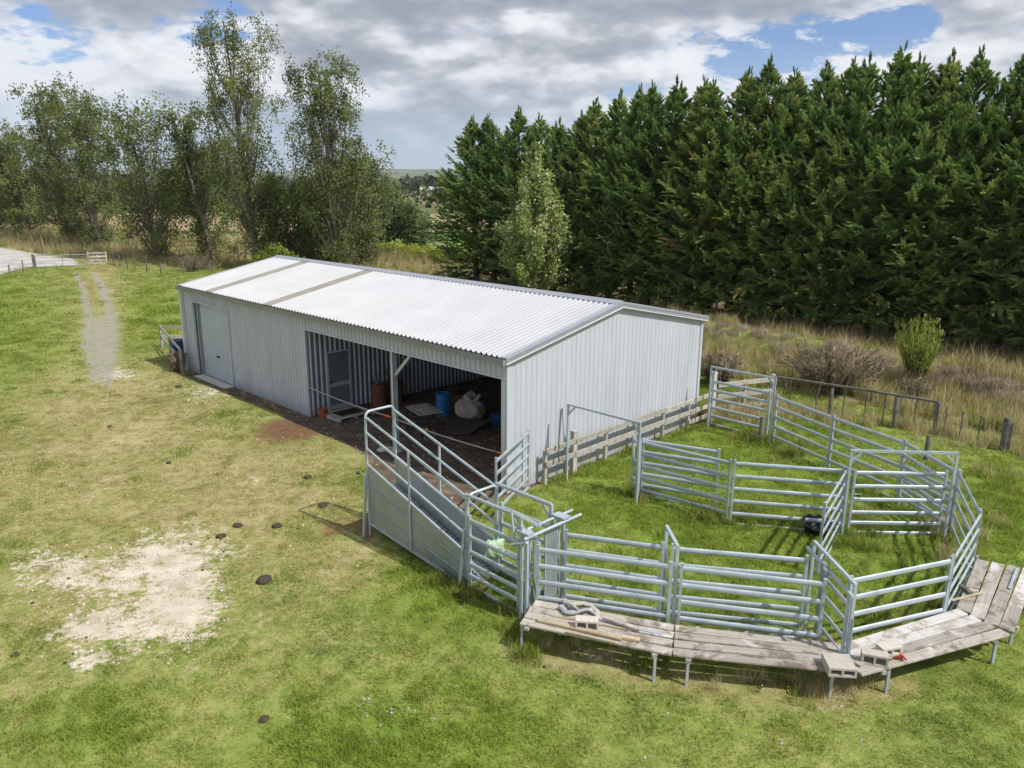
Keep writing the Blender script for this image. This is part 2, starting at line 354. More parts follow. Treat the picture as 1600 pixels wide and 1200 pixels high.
def fmax(X, Y, L_): 
    r = np.zeros_like(X)
    for b in L_: r = np.maximum(r, ell(X, Y, b[:4])*(b[4] if len(b) > 4 else 1))
    return r
BARE = [(235, 830, 335, 1015), (60, 850, 330, 960, .74), (110, 930, 330, 1030, .74), (180, 835, 300, 930, .9), (210, 905, 345, 1010), (90, 950, 215, 1010, .95), (60, 870, 150, 930, .85), (20, 845, 110, 950, .68), (100, 1015, 200, 1055, .8), (270, 830, 400, 900, .62), (140, 575, 215, 600, .8), (270, 595, 380, 640, .62), (370, 745, 420, 762, .6), (1240, 1060, 1345, 1115, .66), (860, 1010, 1000, 1050, .55)]
TRACKP = [[(118, 428, .30), (130, 452, .36), (137, 485, .38), (139, 515, .5), (138, 545, .5), (146, 600, .2)], [(147, 428, .34), (160, 448, .45), (172, 485, .5), (176, 515, .62), (174, 545, .6), (168, 600, .3)], [(158, 495, .2), (157, 520, .9), (157, 545, .9), (160, 575, .5), (170, 605, .3)]]
def shedloc(X, Y): dx, dy = X-O.x, Y-O.y; return dx*U.x+dy*U.y, dx*V.x+dy*V.y
CREST = [G(1060, 500, .7), G(1200, 520, .9), G(1350, 548, .95), G(1480, 575, .95), G(1620, 604, .95)]
CREST = [(p.x, p.y, 1.0) for p in CREST]+[(34, 18, 1.0)]
def masks(X, Y):
    a, b = shedloc(X, Y)
    bare = fmax(X, Y, BARE)
    grav = np.zeros_like(X)
    for t in TRACKP: grav = np.maximum(grav, pline(X, Y, t)*(.90-.10*sst(-35, -24, X)))
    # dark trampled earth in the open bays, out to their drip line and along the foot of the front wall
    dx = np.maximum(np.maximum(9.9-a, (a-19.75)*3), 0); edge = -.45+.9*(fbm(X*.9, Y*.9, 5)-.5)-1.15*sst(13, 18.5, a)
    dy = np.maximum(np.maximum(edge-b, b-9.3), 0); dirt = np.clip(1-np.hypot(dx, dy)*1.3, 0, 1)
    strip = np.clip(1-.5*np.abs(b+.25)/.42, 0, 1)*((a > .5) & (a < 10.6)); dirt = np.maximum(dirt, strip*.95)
    red = fmax(X, Y, [(405, 655, 500, 695), (430, 655, 560, 680, .8), (548, 805, 600, 850, .8), (480, 800, 580, 860, .62), (640, 690, 750, 745, .6), (655, 735, 720, 790, .75)])
    dry = fmax(X, Y, [(-60, 560, 420, 900), (100, 640, 640, 1000, .95), (-250, 640, 250, 800, .9), (330, 640, 560, 790, .72), (420, 820, 660, 960, .8), (-50, 800, 420, 1080, .82), (400, 900, 700, 1100, .55), (100, 380, 220, 620, .8), (900, 1040, 1400, 1130, .66), (500, 1060, 800, 1200, .5)])
    inside = ((a > 20.2) & (b > -4.6) & (b < 14) & (a < 30))*1.0
    lush = np.maximum(fmax(X, Y, [(820, 640, 1500, 1000), (1480, 700, 1760, 1100, .9), (300, 1050, 1000, 1300, .7), (560, 860, 840, 1020, .8), (-150, 420, 100, 700, .66), (1000, 590, 1400, 720, .8), (0, 1060, 300, 1250, .6), (190, 440, 290, 560, .7)]), 0)
    # long dry grass: the bank behind the yard, behind the shed and under the poplars
    bank = pline(X, Y, [(G(1090, 560).x, G(1090, 560).y, 2.4), (G(1300, 600).x, G(1300, 600).y, 2.6), (G(1640, 665).x, G(1640, 665).y, 2.6), (34, 20, 3)], False)
    bank = np.maximum(bank, pline(X, Y, [(G(960, 500).x, G(960, 500).y, 1.6), (G(1120, 515).x, G(1120, 515).y, 2.4), (G(1350, 552).x, G(1350, 552).y, 3.2), (G(1640, 600).x, G(1640, 600).y, 3.2), (40, 18, 4)], False))
    crest = pline(X, Y, [(c_[0]-.35, c_[1]-.7, .42) for c_ in CREST], False)
    back = pline(X, Y, [(10, 46, 5), (-3, 62, 7), (-14, 78, 9), (-40, 92, 12), (-75, 122, 14), (-130, 170, 18)], False)
    tall = np.maximum(bank, back)
    hx0, hy0 = gxy(725, 447); hx1, hy1 = gxy(1592, 556); hd = ((X-hx0)*(hy0-hy1)+(Y-hy0)*(hx1-hx0))/math.hypot(hx1-hx0, hy1-hy0)
    tall = np.maximum(tall, sst(0, 2.5, hd)*(X > hx0-1)*(Y < 80))
    far = sst(95, 110, Y)
    under = np.maximum(pline(X, Y, [(820, 1022, .35), (1040, 1066, .4), (1290, 1090, .4), (1400, 1070, .35)]), 0)*1.3
    dry = np.maximum(dry, under)
    return dict(crest=crest, bare=bare, gravel=grav, dirt=dirt, red=red, dry=dry, lush=lush, tall=tall, far=far)
def gh(X, Y):
    X = np.asarray(X, float); Y = np.asarray(Y, float)
    d = (1-pline(X, Y, CREST, False))*2
    h = .95*np.exp(-(d/1.25)**2)*(.85+.3*fbm(X*.5, Y*.5, 3))
    h += .12*(fbm(X*.12, Y*.12, 11)-.5)*sst(3, 8, np.minimum(np.hypot(X-2, Y-18), 99)-14)   # gentle unevenness away from shed and yard
    h += (fbm(X*1.1, Y*1.1, 21)-.5)*.07
    a, b = shedloc(X, Y); ins = (a > -.5) & (a < 20.2) & (b > -.6) & (b < 9.8)
    return np.where(ins, -.01, h)
def axis(lo, hi, st, far_lo, far_hi, k=1.13):
    c = list(np.arange(lo, hi+1e-6, st)); s = st
    while c[-1] < far_hi: s *= k; c.append(c[-1]+s)
    s = st
    while c[0] > far_lo: s *= k; c.insert(0, c[0]-s)
    return np.array(c)
AX = axis(-40, 24, .24, -9000, 9000); AY = axis(7, 76, .24, -400, 9000)
X, Y = np.meshgrid(AX, AY); nx, ny = len(AX), len(AY)
me = bpy.data.meshes.new('ground'); Vv = np.stack([X, Y, gh(X, Y)], -1).reshape(-1, 3)
me.vertices.add(len(Vv)); me.vertices.foreach_set('co', Vv.astype(np.float32).reshape(-1))
ii = (np.arange(ny-1)[:, None]*nx+np.arange(nx-1)[None, :]).reshape(-1); Q = np.stack([ii, ii+1, ii+nx+1, ii+nx], -1).astype(np.int32)
me.loops.add(Q.size); me.polygons.add(len(Q)); me.loops.foreach_set('vertex_index', Q.reshape(-1)); me.polygons.foreach_set('loop_start', np.arange(0, Q.size, 4, dtype=np.int32)); me.polygons.foreach_set('use_smooth', np.ones(len(Q), bool)); me.update(calc_edges=True)
for k, v in masks(X, Y).items(): at = me.attributes.new(k, 'FLOAT', 'POINT'); at.data.foreach_set('value', v.astype(np.float32).reshape(-1))
gm, nt, p = mat('ground_sward'); co = posn(nt)
def A_(n): a = nt.nodes.new('ShaderNodeAttribute'); a.attribute_name = n; return a.outputs['Fac']
fine = noise(nt, co, 9, 5, .7); mid = noise(nt, co, 2.2, 5, .65); grit = noise(nt, co, 40, 3, .7)
def thr(a, k=.55, w_=.07, c=.5, n=None):
    v = mth(nt, 'ADD', A_(a), mth(nt, 'MULTIPLY', mth(nt, 'SUBTRACT', n or mth(nt, 'ADD', mth(nt, 'MULTIPLY', fine, .6), mth(nt, 'MULTIPLY', mid, .4)), .5), k*2.0))
    return ramp(nt, v, ((c-w_, (0,)*3), (c+w_, (1,)*3)))
f = mth(nt, 'ADD', sward(nt), mth(nt, 'MULTIPLY', mth(nt, 'SUBTRACT', fine, .5), .7))
f = mth(nt, 'ADD', f, mth(nt, 'MULTIPLY', mth(nt, 'SUBTRACT', grit, .5), .55))
c = ramp(nt, f, SWARD); cl = ramp(nt, f, YARD); cd = ramp(nt, f, DRYSW)
c = mix(nt, thr('dry', 1.0, .22, .55), c, cd); c = mix(nt, thr('lush', .8, .15, .5), c, cl)
tallc = ramp(nt, f, ((.25, (.10, .085, .035)), (.45, (.22, .19, .085)), (.65, (.36, .29, .15)), (.8, (.17, .18, .06))))
c = mix(nt, thr('tall', .5, .1), c, tallc)
# far fields: strips of pasture and ripe grass
sxy = nt.nodes.new('ShaderNodeSeparateXYZ'); L(nt, co, sxy.inputs[0])
fy = mth(nt, 'ADD', sxy.outputs[1], mth(nt, 'MULTIPLY', noise(nt, co, .02, 3), 20.0))
fieldc = ramp(nt, mth(nt, 'DIVIDE', fy, 400.0, True), ((0, (.11, .19, .035)), (.355, (.12, .20, .04)), (.365, (.36, .27, .15)), (.56, (.30, .24, .13)), (.57, (.09, .12, .04)), (.75, (.15, .15, .07)), (.8, (.08, .10, .04)), (1, (.09, .12, .05))), 'LINEAR')
lft = ramp(nt, mth(nt, 'DIVIDE', mth(nt, 'ADD', sxy.outputs[0], 200.0), 400.0, True), ((.41, (1,)*3), (.44, (0,)*3)))
fieldc = mix(nt, mth(nt, 'MULTIPLY', lft, ramp(nt, noise(nt, co, .045, 4, .6), ((.42, (1,)*3), (.52, (.25,)*3)))), fieldc, (.27, .215, .11))
c = mix(nt, A_('far'), c, fieldc)
c = mix(nt, thr('red', .9, .08), c, ramp(nt, fine, ((.3, (.10, .052, .028)), (.7, (.24, .14, .075)))))
c = mix(nt, thr('bare', 1.1, .10, .57), c, ramp(nt, mth(nt, 'ADD', mth(nt, 'MULTIPLY', mid, .5), mth(nt, 'MULTIPLY', grit, .5)), ((.32, (.27, .225, .15)), (.46, (.46, .395, .30)), (.62, (.68, .615, .51)))))
c = mix(nt, thr('gravel', 1.1, .13, .62), c, ramp(nt, grit, ((.3, (.17, .15, .115)), (.5, (.30, .275, .235)), (.7, (.46, .43, .385)))))
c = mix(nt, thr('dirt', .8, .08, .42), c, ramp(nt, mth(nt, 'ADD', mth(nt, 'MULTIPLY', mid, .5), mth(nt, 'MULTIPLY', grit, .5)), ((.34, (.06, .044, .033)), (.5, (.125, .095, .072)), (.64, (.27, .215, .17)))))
L(nt, c, p.inputs['Base Color']); p.inputs['Roughness'].default_value = .95; p.inputs['Specular IOR Level'].default_value = .15
bump(nt, p, mth(nt, 'ADD', fine, mth(nt, 'MULTIPLY', grit, .5)), .6, .05)
M['ground'] = gm; me.materials.append(gm); go = bpy.data.objects.new('ground', me); C.objects.link(go); tag(go, kind='structure')
# the gravel road beyond the farm gate
def sheet(name, pts, z, m):
    mb = MB(); n = len(pts)//2; P = []
    for i in range(n): P.append((pts[i], pts[2*n-1-i]))
    for (a0, b0), (a1, b1) in zip(P, P[1:]):
        for k in range(8):
            q = []
            for (s, e, t) in ((a0, b0, k/8), (a0, b0, (k+1)/8), (a1, b1, (k+1)/8), (a1, b1, k/8)):
                x = s[0]+(e[0]-s[0])*t; y = s[1]+(e[1]-s[1])*t; q.append((x, y, float(gh(x, y))+z))
            mb.add(q, [(0, 1, 2, 3)], True)
    return tag(mb.build(name, m), kind='structure')
m, nt, p = mat('road_gravel'); co = posn(nt); n1 = noise(nt, co, .5, 5, .6, 1.2); n2 = noise(nt, co, 14, 4, .7); f = mth(nt, 'ADD', mth(nt, 'MULTIPLY', n1, .7), mth(nt, 'MULTIPLY', n2, .3))
L(nt, ramp(nt, f, ((.35, (.27, .27, .26)), (.5, (.40, .39, .37)), (.62, (.56, .52, .45)))), p.inputs['Base Color']); p.inputs['Roughness'].default_value = .95; M['road_gravel'] = m
near_e = [gxy(-140, 468), gxy(-60, 446), gxy(0, 431), gxy(40, 420), gxy(85, 417.5), gxy(125, 415)]
far_e = [gxy(115, 406), gxy(78, 401), gxy(48, 396), gxy(20, 391), gxy(-40, 383), gxy(-160, 372)]
sheet('road', near_e+far_e, .03, 'road_gravel')
# hills
def ridge(name, y0, hs, seed, depth, mname, x0=-4000, x1=4000, n=260, sc=.0016):
    xs = np.linspace(x0, x1, n); mb = MB(); rows = []
    for k, t in enumerate((0, .25, .5, .75, 1.0, 1.6)):
        zz_ = hs*(.45+.55*fbm(xs*sc, xs*0+seed, seed, 5))*math.sin(min(t, 1)*math.pi/2)*(1 if t <= 1 else .6)
        zz_ = zz_*(1+.12*(fbm(xs*sc*6, xs*0+k*3.3, seed+4, 4)-.5)*(1 if 0 < t < 1 else .3))
        rows.append([(x, y0+t*depth, z) for x, z in zip(xs, zz_)])
    for a, b in zip(rows, rows[1:]):
        for i in range(n-1): mb.add([a[i], a[i+1], b[i+1], b[i]], [(0, 1, 2, 3)], True)
    return tag(mb.build(name, mname), kind='structure')
m, nt, p = mat('hill_pasture'); co = objco(nt, (1, 1, 3)); n1 = noise(nt, co, .004, 6, .6, .6); n2 = noise(nt, co, .03, 4, .6)
L(nt, ramp(nt, mth(nt, 'ADD', mth(nt, 'MULTIPLY', n1, .75), mth(nt, 'MULTIPLY', n2, .25)), ((.42, (.010, .020, .010)), (.47, (.03, .05, .018)), (.50, (.07, .10, .035)), (.58, (.15, .16, .055)))), p.inputs['Base Color']); p.inputs['Roughness'].default_value = 1; M['hill'] = m
ridge('hills', 2600, 55, 3, 700, 'hill'); ridge('hills', 5200, 165, 9, 1500, 'hill', -6000, 6000)
# ================================================================ the shed
shed = empty('farm_shed', 'long pale grey corrugated iron farm shed with a white ribbed roof and open bays', 'shed', O, YAW)
PROF = [(0, 0), (.118, 0), (.134, 1), (.172, 1), (.188, 0)]; PIT = .2
PROF_R = [(0, 0), (.09, 0), (.11, 1), (.155, 1), (.19, 0)]
def corr_pts(x0, x1, d, PROF=PROF):
    r = [(x0, 0)]; k = math.floor(x0/PIT)-1
    while k*PIT < x1:
        for px, h in PROF:
            x = k*PIT+px
            if x0 < x < x1: r.append((x, h*d))
        k += 1
    r.append((x1, 0)); return r
def wall(mb, x0, x1, zb, zt, org, dx, out, d=.036, two=False):
    """vertical ribbed sheeting; org + dx*x, ribs stand out along out"""
    org = Vector(org); dx = Vector(dx); out = Vector(out); zf = zt if callable(zt) else (lambda x: zt)
    pt = corr_pts(x0, x1, d); vs = []
    for x, h in pt: q = org+dx*x+out*h; vs += [(q.x, q.y, zb), (q.x, q.y, zf(x))]
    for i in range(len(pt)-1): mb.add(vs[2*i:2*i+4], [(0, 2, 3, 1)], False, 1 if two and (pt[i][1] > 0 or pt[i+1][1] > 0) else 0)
OV = .12; slope = (HR-HE)/(SW/2+OV)
def rz_(b): return HE+slope*(min(b, SW-b)+OV)-.05
HDR = 3.13
mb = MB()
wall(mb, 0, .97, 0, HE-.07, (0, 0, 0), (1, 0, 0), (0, -1, 0)); wall(mb, .97, 4.2, HDR, HE-.07, (0, 0, 0), (1, 0, 0), (0, -1, 0)); wall(mb, 4.2, 9.9, 0, HE-.07, (0, 0, 0), (1, 0, 0), (0, -1, 0))
wall(mb, 9.9, SL, HDR, HE-.07, (0, 0, 0), (1, 0, 0), (0, -1, 0))
fw = mb.build('front_wall', 'wall_sheet', shed)
mb = MB(); wall(mb, 0, SW, 0, rz_, (SL, 0, 0), (0, 1, 0), (1, 0, 0), .014); mb.build('gable_wall', 'wall_sheet', shed)
mb = MB(); wall(mb, 0, SW, 0, rz_, (0, 0, 0), (0, 1, 0), (-1, 0, 0)); mb.build('gable_wall', 'wall_sheet', shed)
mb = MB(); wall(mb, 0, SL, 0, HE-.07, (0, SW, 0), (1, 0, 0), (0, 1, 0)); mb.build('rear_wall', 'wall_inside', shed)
# the inside wall between the closed store and the open bays (its ribs face the bays)
mb = MB()
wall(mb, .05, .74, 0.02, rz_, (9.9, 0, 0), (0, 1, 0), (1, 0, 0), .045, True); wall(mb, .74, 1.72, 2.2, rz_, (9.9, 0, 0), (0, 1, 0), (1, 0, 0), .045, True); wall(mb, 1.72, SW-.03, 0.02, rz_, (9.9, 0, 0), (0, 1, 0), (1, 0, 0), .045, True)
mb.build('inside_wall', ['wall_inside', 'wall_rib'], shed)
for c_, s_ in (((9.885, 0.0, HDR/2), (.1, .07, HDR)), ((.95, -.03, HDR/2), (.05, .1, HDR)), ((4.2, -.03, HDR/2), (.05, .1, HDR)), ((2.575, -.035, HDR+.02), (3.3, .1, .05)),
               ((14.85, -.005, HDR+.02), (9.8, .08, .05)), ((.03, -.02, 1.8), (.1, .1, 3.55)), ((SL+.012, .04, 1.8), (.075, .13, 3.56)), ((SL+.012, SW-.04, 1.8), (.075, .13, 3.56))):
    mb = MB(); mb.box(c_, s_); mb.build('flashing_trim', 'wall_sheet', shed)
mb = MB(); mb.box((SL-.085, .02, HDR/2-.01), (.13, .12, HDR-.02)); mb.build('jamb', 'flashing_pale', shed)
# roof: ribs run up the slope
SKY = [(2.45, 3.12), (7.3, 7.95)]
def roofsheet(mb, a0, a1, side):
    pt = corr_pts(a0, a1, .048, PROF_R); vs = []
    for x, h in pt:
        for b in (-OV, SW/2): z = HE+slope*(b+OV)+h+.012; vs.append((x, b if side == 0 else SW-b, z))
    mb.add(vs, [(2*i, 2*i+2, 2*i+3, 2*i+1) if side == 0 else (2*i, 2*i+1, 2*i+3, 2*i+2) for i in range(len(pt)-1)])
mb = MB(); segs = [(-OV, SKY[0][0]), (SKY[0][1], SKY[1][0]), (SKY[1][1], SL+OV-.02)]
for s in segs: roofsheet(mb, *s, 0); roofsheet(mb, *s, 1)
roof = mb.build('roof', 'roof_sheet', shed)
for s in SKY: mb = MB(); roofsheet(mb, *s, 0); roofsheet(mb, *s, 1); mb.build('skylight', 'skylight', shed)
mb = MB(); e = .27
for sg in (-1, 1):
    z1 = HR+.085; z0 = HR+.068-slope*e
    mb.add([(-OV-.02, SW/2, z1), (SL+OV+.03, SW/2, z1), (SL+OV+.03, SW/2+sg*e, z0), (-OV-.02, SW/2+sg*e, z0), (SL+OV+.03, SW/2+sg*e, z0-.035), (-OV-.02, SW/2+sg*e, z0-.035)], [(0, 1, 2, 3), (3, 2, 4, 5)])
mb.build('ridge_cap', 'flashing', roof)
def barge(a, sgn, nm):
    mb = MB(); wv = .26; hh = .17
    for s in (0, 1):
        P = []
        for b in (-OV-.03, SW/2):
            z = HE+slope*(b+OV)+.052; bb = b if s == 0 else SW-b
            P.append([(a-sgn*wv, bb, z-.01), (a-sgn*.02, bb, z+.006), (a, bb, z-.01), (a, bb, z-.07), (a-sgn*.012, bb, z-.075), (a-sgn*.012, bb, z-hh), (a-sgn*.09, bb, z-hh-.004)])
        for i in range(6): mb.add([P[0][i], P[1][i], P[1][i+1], P[0][i+1]], [(0, 1, 2, 3)])
        mb.add(P[0], [tuple(range(7))])
    mb.build(nm, 'flashing', shed)
    mb = MB()
    for s in (0, 1):
        q = [(a-sgn*.006, b if s == 0 else SW-b, HE+slope*(b+OV)+.052-hh) for b in (-OV-.02, SW/2)]
        mb.beam(q[0], q[1], .022, .018)
    mb.build('flashing_lip', 'white_pvc', shed)
barge(SL+OV+.035, 1, 'barge_flashing'); barge(-OV-.035, -1, 'barge_flashing')
for sy, b in ((-1, -OV-.07), (1, SW+OV+.07)):
    mb = MB(); z = HE-.035
    pr = [(b-sy*.06, z+.03), (b-sy*.06, z-.11), (b+sy*.045, z-.11), (b+sy*.055, z+.045), (b+sy*.075, z+.05), (b+sy*.075, z+.035)]
    for (y0, z0), (y1, z1) in zip(pr, pr[1:]): mb.add([(-OV-.06, y0, z0), (SL+OV, y0, z0), (SL+OV, y1, z1), (-OV-.06, y1, z1)], [(0, 1, 2, 3)])
    mb.add([(SL+OV, y, z_) for y, z_ in pr[:5]], [(0, 1, 2, 3, 4)]); mb.add([(-OV-.06, y, z_) for y, z_ in pr[:5]], [(0, 1, 2, 3, 4)])
    mb.build('gutter', 'gutter_steel', shed)
mb = MB(); mb.tube([(-.07, -OV-.03, HE-.1), (-.07, -.13, HE-.35), (-.07, -.13, -.05)], .055, 10); mb.build('downpipe', 'white_pvc', shed)
# steelwork
pb = MB(); px = 14.84
pb.box((px, .05, HDR/2), (.012, .15, HDR)); pb.box((px-.07, .05, HDR/2), (.14, .012, HDR)) ; pb.box((px+.03, .128, HDR/2), (.1, .012, HDR)); pb.box((px+.03, -.028, HDR/2), (.1, .012, HDR))
post = pb.build('post', 'galvanised', shed)
mb = MB(); mb.beam((px+.05, .05, 2.35), (px+.85, .05, 3.1), .06, .09); mb.build('brace', 'galvanised', shed)
mb = MB(); mb.lathe([(0, .06), (.26, .05), (.28, -.05)], (px, .0, 0), 16); mb.build('post_footing', 'concrete', shed)
mb = MB()
for a in (9.95, 14.84, SL-.1):
    for s in (0, 1):
        q = [(a, b if s == 0 else SW-b, rz_(b)-.16) for b in (.1, SW/2)]; mb.beam(q[0], q[1], .1, .2)
    mb.box((a, SW-.12, 1.75), (.1, .15, 3.5))
for b in (1.1, 2.3, 3.5, 4.4, SW-4.4, SW-3.5, SW-2.3, SW-1.1): mb.box((14.9, b, rz_(b)-.06), (9.7, .05, .12))
for z in (1.1, 2.3): mb.box((14.85, SW-.06, z), (9.7, .08, .06)); mb.box((SL-.05, SW/2, z), (.08, SW-.2, .06))
mb.box((14.85, .1, HDR+.2), (9.7, .1, .25))
mb.build('roof_framing', 'galvanised_dull', shed)
# roller door: horizontal corrugation
mb = MB(); vs = []; k = 0; z = .05
while z < HDR+.02: vs += [(1.3, .10+.014*math.sin(k*math.pi/2), z), (4.16, .10+.014*math.sin(k*math.pi/2), z)]; z += .026; k += 1
mb.add(vs, [(2*i, 2*i+1, 2*i+3, 2*i+2) for i in range(k-1)], True); mb.box((2.73, .1, .035), (2.86, .05, .05))
rd = mb.build('roller_door', 'roller_metal', shed)
mb = MB(); mb.box((2.75, .07, 1.02), (.22, .03, .05)); mb.tube([(2.65, .05, 1.0), (2.65, .02, 1.0), (2.85, .02, 1.0), (2.85, .05, 1.0)], .011, 6); mb.build('handle', 'dark_handle', rd)
for c_, s_ in (((1.24, .10, HDR/2), (.10, .05, HDR)), ((4.17, .10, HDR/2), (.03, .06, HDR)), ((1.12, .05, HDR/2), (.16, .03, HDR))): mb = MB(); mb.box(c_, s_); mb.build('door_track', 'galvanised_dull', rd)
mb = MB(); mb.box((2.7, -.2, -.005), (2.9, .42, .05)); mb.build('door_sill', 'concrete_pale', shed)
# side door
mb = MB(); mb.box((9.93, 1.23, 1.1), (.045, .86, 2.06)); dr = mb.build('door', 'door_grey', shed)
mb = MB(); mb.box((9.945, .77, 1.11), (.09, .06, 2.22)); mb.box((9.945, 1.69, 1.11), (.09, .06, 2.22)); mb.box((9.945, 1.23, 2.19), (.09, .86, .06)); mb.build('frame', 'roller_metal', dr)
for z_, h_ in ((1.0, .14), (.16, .16)): mb = MB(); mb.box((9.958, 1.23, z_), (.02, .84, h_)); mb.build('kick_rail', 'roller_metal', dr)
mb = MB(); mb.box((9.97, .9, 1.1), (.02, .05, .16)); mb.tube([(9.97, .9, 1.12), (10.02, .9, 1.12), (10.02, 1.02, 1.12)], .012, 6); mb.build('handle', 'dark_handle', dr)
# ---------------------------------------------------------------- things in the open bays
def S(name, label, cat, a, b, z=0, rz=0, group=None): return empty(name, label, cat, Lc(a, b, z), YAW+rz, group)
t = S('door_pallet', 'low timber pallet step outside the grey side door', 'pallet', 10.72, 1.05, 0)
for i in range(7): beam_obj('slat', (-.5+i*.165, -.75, .12), (-.5+i*.165, .75, .12), .12, .022, 'fence_timber', t)
for y in (-.68, 0, .68): beam_obj('bearer', (-.56, y, .055), (.56, y, .055), .09, .1, 'fence_timber', t)
mb = MB(); mb.box((0, 0, 0), (.6, .95, .014)); tag(mb.build('door_mat', 'black_rubber', None, Lc(10.72, 1.05, .142), YAW), 'black rubber mat lying on the pallet step', 'mat')
mb = MB(); mb.lathe([(0, 0), (.15, 0), (.155, .02), (.15, .3), (.162, .31), (.162, .33), (.148, .33), (.145, .03), (0, .03)], n=18)
bk = mb.build('rusty_tin', 'rust_orange', None, Lc(10.28, .3), 0); tag(bk, 'small orange rusty tin beside the opening corner of the shed', 'tin')
def drum(name, label, cat, a, b, r, h, m, group=None, lid=False):
    t = S(name, label, cat, a, b, 0, 0, group); mb = MB()
    pr = [(0, .02), (r-.02, .02), (r, 0), (r, .02)]
    for k in range(1, 4): z = h*k/4; pr += [(r, z-.03), (r+.012, z), (r, z+.03)]
    pr += [(r, h-.02), (r+.008, h), (r-.012, h), (r-.015, h-.05), (0, h-.05)]
    mb.lathe(pr, n=24); mb.build('body', m, t)
    mb = MB(); mb.tube([(r*math.cos(q)*1.01, r*math.sin(q)*1.01, h) for q in (2*math.pi*i/24 for i in range(25))], .012, 6); mb.build('rim', m, t); return t
t1 = drum('steel_drum', 'rusty brown steel drum full of scrap, nearer the side door', 'drum', 10.42, 2.6, .29, .86, 'rusty', 'rusty drums against the inside wall')
t2 = drum('steel_drum', 'rusty brown steel drum with a round pale disc on it', 'drum', 10.5, 3.28, .29, .86, 'rusty', 'rusty drums against the inside wall')
mb = MB(); mb.tube([(0, 0, -.035), (0, 0, .035)], .28, 24, up=(1, 0, 0)); d_ = mb.build('wooden_disc', 'ply_dirty', None, Lc(10.42, 3.3, 1.14), YAW); d_.rotation_euler = (math.radians(70), 0, YAW+1.2); tag(d_, 'round wooden disc propped upright on the rusty drum', 'disc')
mb = MB()
for i in range(7): a = random.uniform(-.16, .16); b = random.uniform(-.16, .16); mb.tube([(a*.4, b*.4, -.3), (a*1.5, b*1.5, random.uniform(.2, .38))], .014, 5)
tag(mb.build('scrap_bars', 'galvanised_dull', None, Lc(10.42, 2.6, .85), YAW), 'bent scrap bars sticking out of the rusty drum', 'scrap')
t = drum('blue_drum', 'bright blue plastic drum standing behind the slatted table', 'drum', 12.95, 3.55, .25, .8, 'blue_plastic')
t = S('slatted_table', 'weathered slatted table with thin legs in the open bay', 'table', 14.0, 1.85, 0, -.25)
for i in range(5): beam_obj('slat', (-.62, -.34+i*.17, .76), (.62, -.34+i*.17, .76), .15, .03, 'fence_timber', t)
mb = MB(); 
for y in (-.36, .36): mb.box((0, y, .72), (1.15, .035, .05))
for x in (-.56, .56): mb.box((x, 0, .72), (.035, .72, .05))
mb.build('frame', 'dark_junk', t)
for x in (-.55, .55):
    for y in (-.35, .35): mb = MB(); mb.beam((x, y, .7), (x*1.04, y*1.04, 0), .035, .035); mb.build('leg', 'dark_junk', t)
# bulk bag: slumped sack with folded-over mouth
def blob(name, m, sx, sy, sz, seed, loc_, rz=0, nu=36, nv=20, amp=.25, flat=.0, parent=None):
    mb = MB(); vs = []
    for j in range(nv+1):
        ph = math.pi*j/nv-math.pi/2
        for i in range(nu):
            th = 2*math.pi*i/nu; x, y, z = math.cos(ph)*math.cos(th), math.cos(ph)*math.sin(th), math.sin(ph)
            k = 1+amp*(float(fbm(x*2.2+z*1.7+seed, y*2.2-z*1.3+seed*2, seed, 4))-.5)*2+amp*.35*math.sin(th*7+z*5+seed)*math.cos(ph)
            zz_ = math.copysign(abs(z)**.6, z)
            vs.append((x*sx*k*(1.12-.12*z), y*sy*k*(1.12-.12*z), max(zz_*sz*k, -sz)+sz))
    fs = [(j*nu+i, j*nu+(i+1) % nu, (j+1)*nu+(i+1) % nu, (j+1)*nu+i) for j in range(nv) for i in range(nu)]
    mb.add(vs, fs, True); return mb.build(name, m, parent, loc_, rz)
t = S('bulk_bag', 'slumped pale woven bulk bag on the dirt floor', 'bag', 13.85, 4.05, 0); t.scale = (.84, .84, .8)
blob('body', 'bag_cloth', .62, .52, .44, 4, (0, 0, 0), parent=t, amp=.22)
mb = MB(); n = 30
for ring in range(1):
    vs = []
    for i in range(n):
        th = 2*math.pi*i/n; w = .06*math.sin(5*th)+.05*math.sin(3*th+1)
        vs += [(.30*math.cos(th)*(1+w)+.1, .26*math.sin(th)*(1+w), .82+.05*math.sin(4*th)), (.44*math.cos(th)*(1+w)+.12, .36*math.sin(th)*(1-w), .98+.10*math.sin(3*th+.5)+.05*math.sin(7*th)), (.33*math.cos(th)*(1+w)+.12, .28*math.sin(th)*(1-w), 1.04+.12*math.sin(3*th+.5)), (.2*math.cos(th)+.1, .17*math.sin(th), .86)]
    mb.add(vs, [(4*i+k, 4*((i+1) % n)+k, 4*((i+1) % n)+k+1, 4*i+k+1) for i in range(n) for k in range(3)], True)
mb.build('mouth', 'bag_cloth', t)
for s in (-1, 1): mb = MB(); mb.tube([(-.30, s*.3, .80), (-.46, s*.34, .92), (-.58, s*.36, .80), (-.60, s*.36, .55)], .022, 6, r2=.008); mb.build('lifting_loop', 'bag_cloth', t)
mb = MB(); q = [G(697, 657), G(766, 666), G(731, 684), G(708, 679)]; zs = [.06, .20, .10, .02]
mb.add([(p_.x, p_.y, z) for p_, z in zip(q, zs)]+[(p_.x, p_.y, z+.018) for p_, z in zip(q, zs)], [(3, 2, 1, 0), (4, 5, 6, 7), (0, 1, 5, 4), (1, 2, 6, 5), (2, 3, 7, 6), (3, 0, 4, 7)])
tag(mb.build('plywood_sheet', 'ply_dirty'), 'dirty plywood sheet lying on the shed floor before the bag', 'sheet')
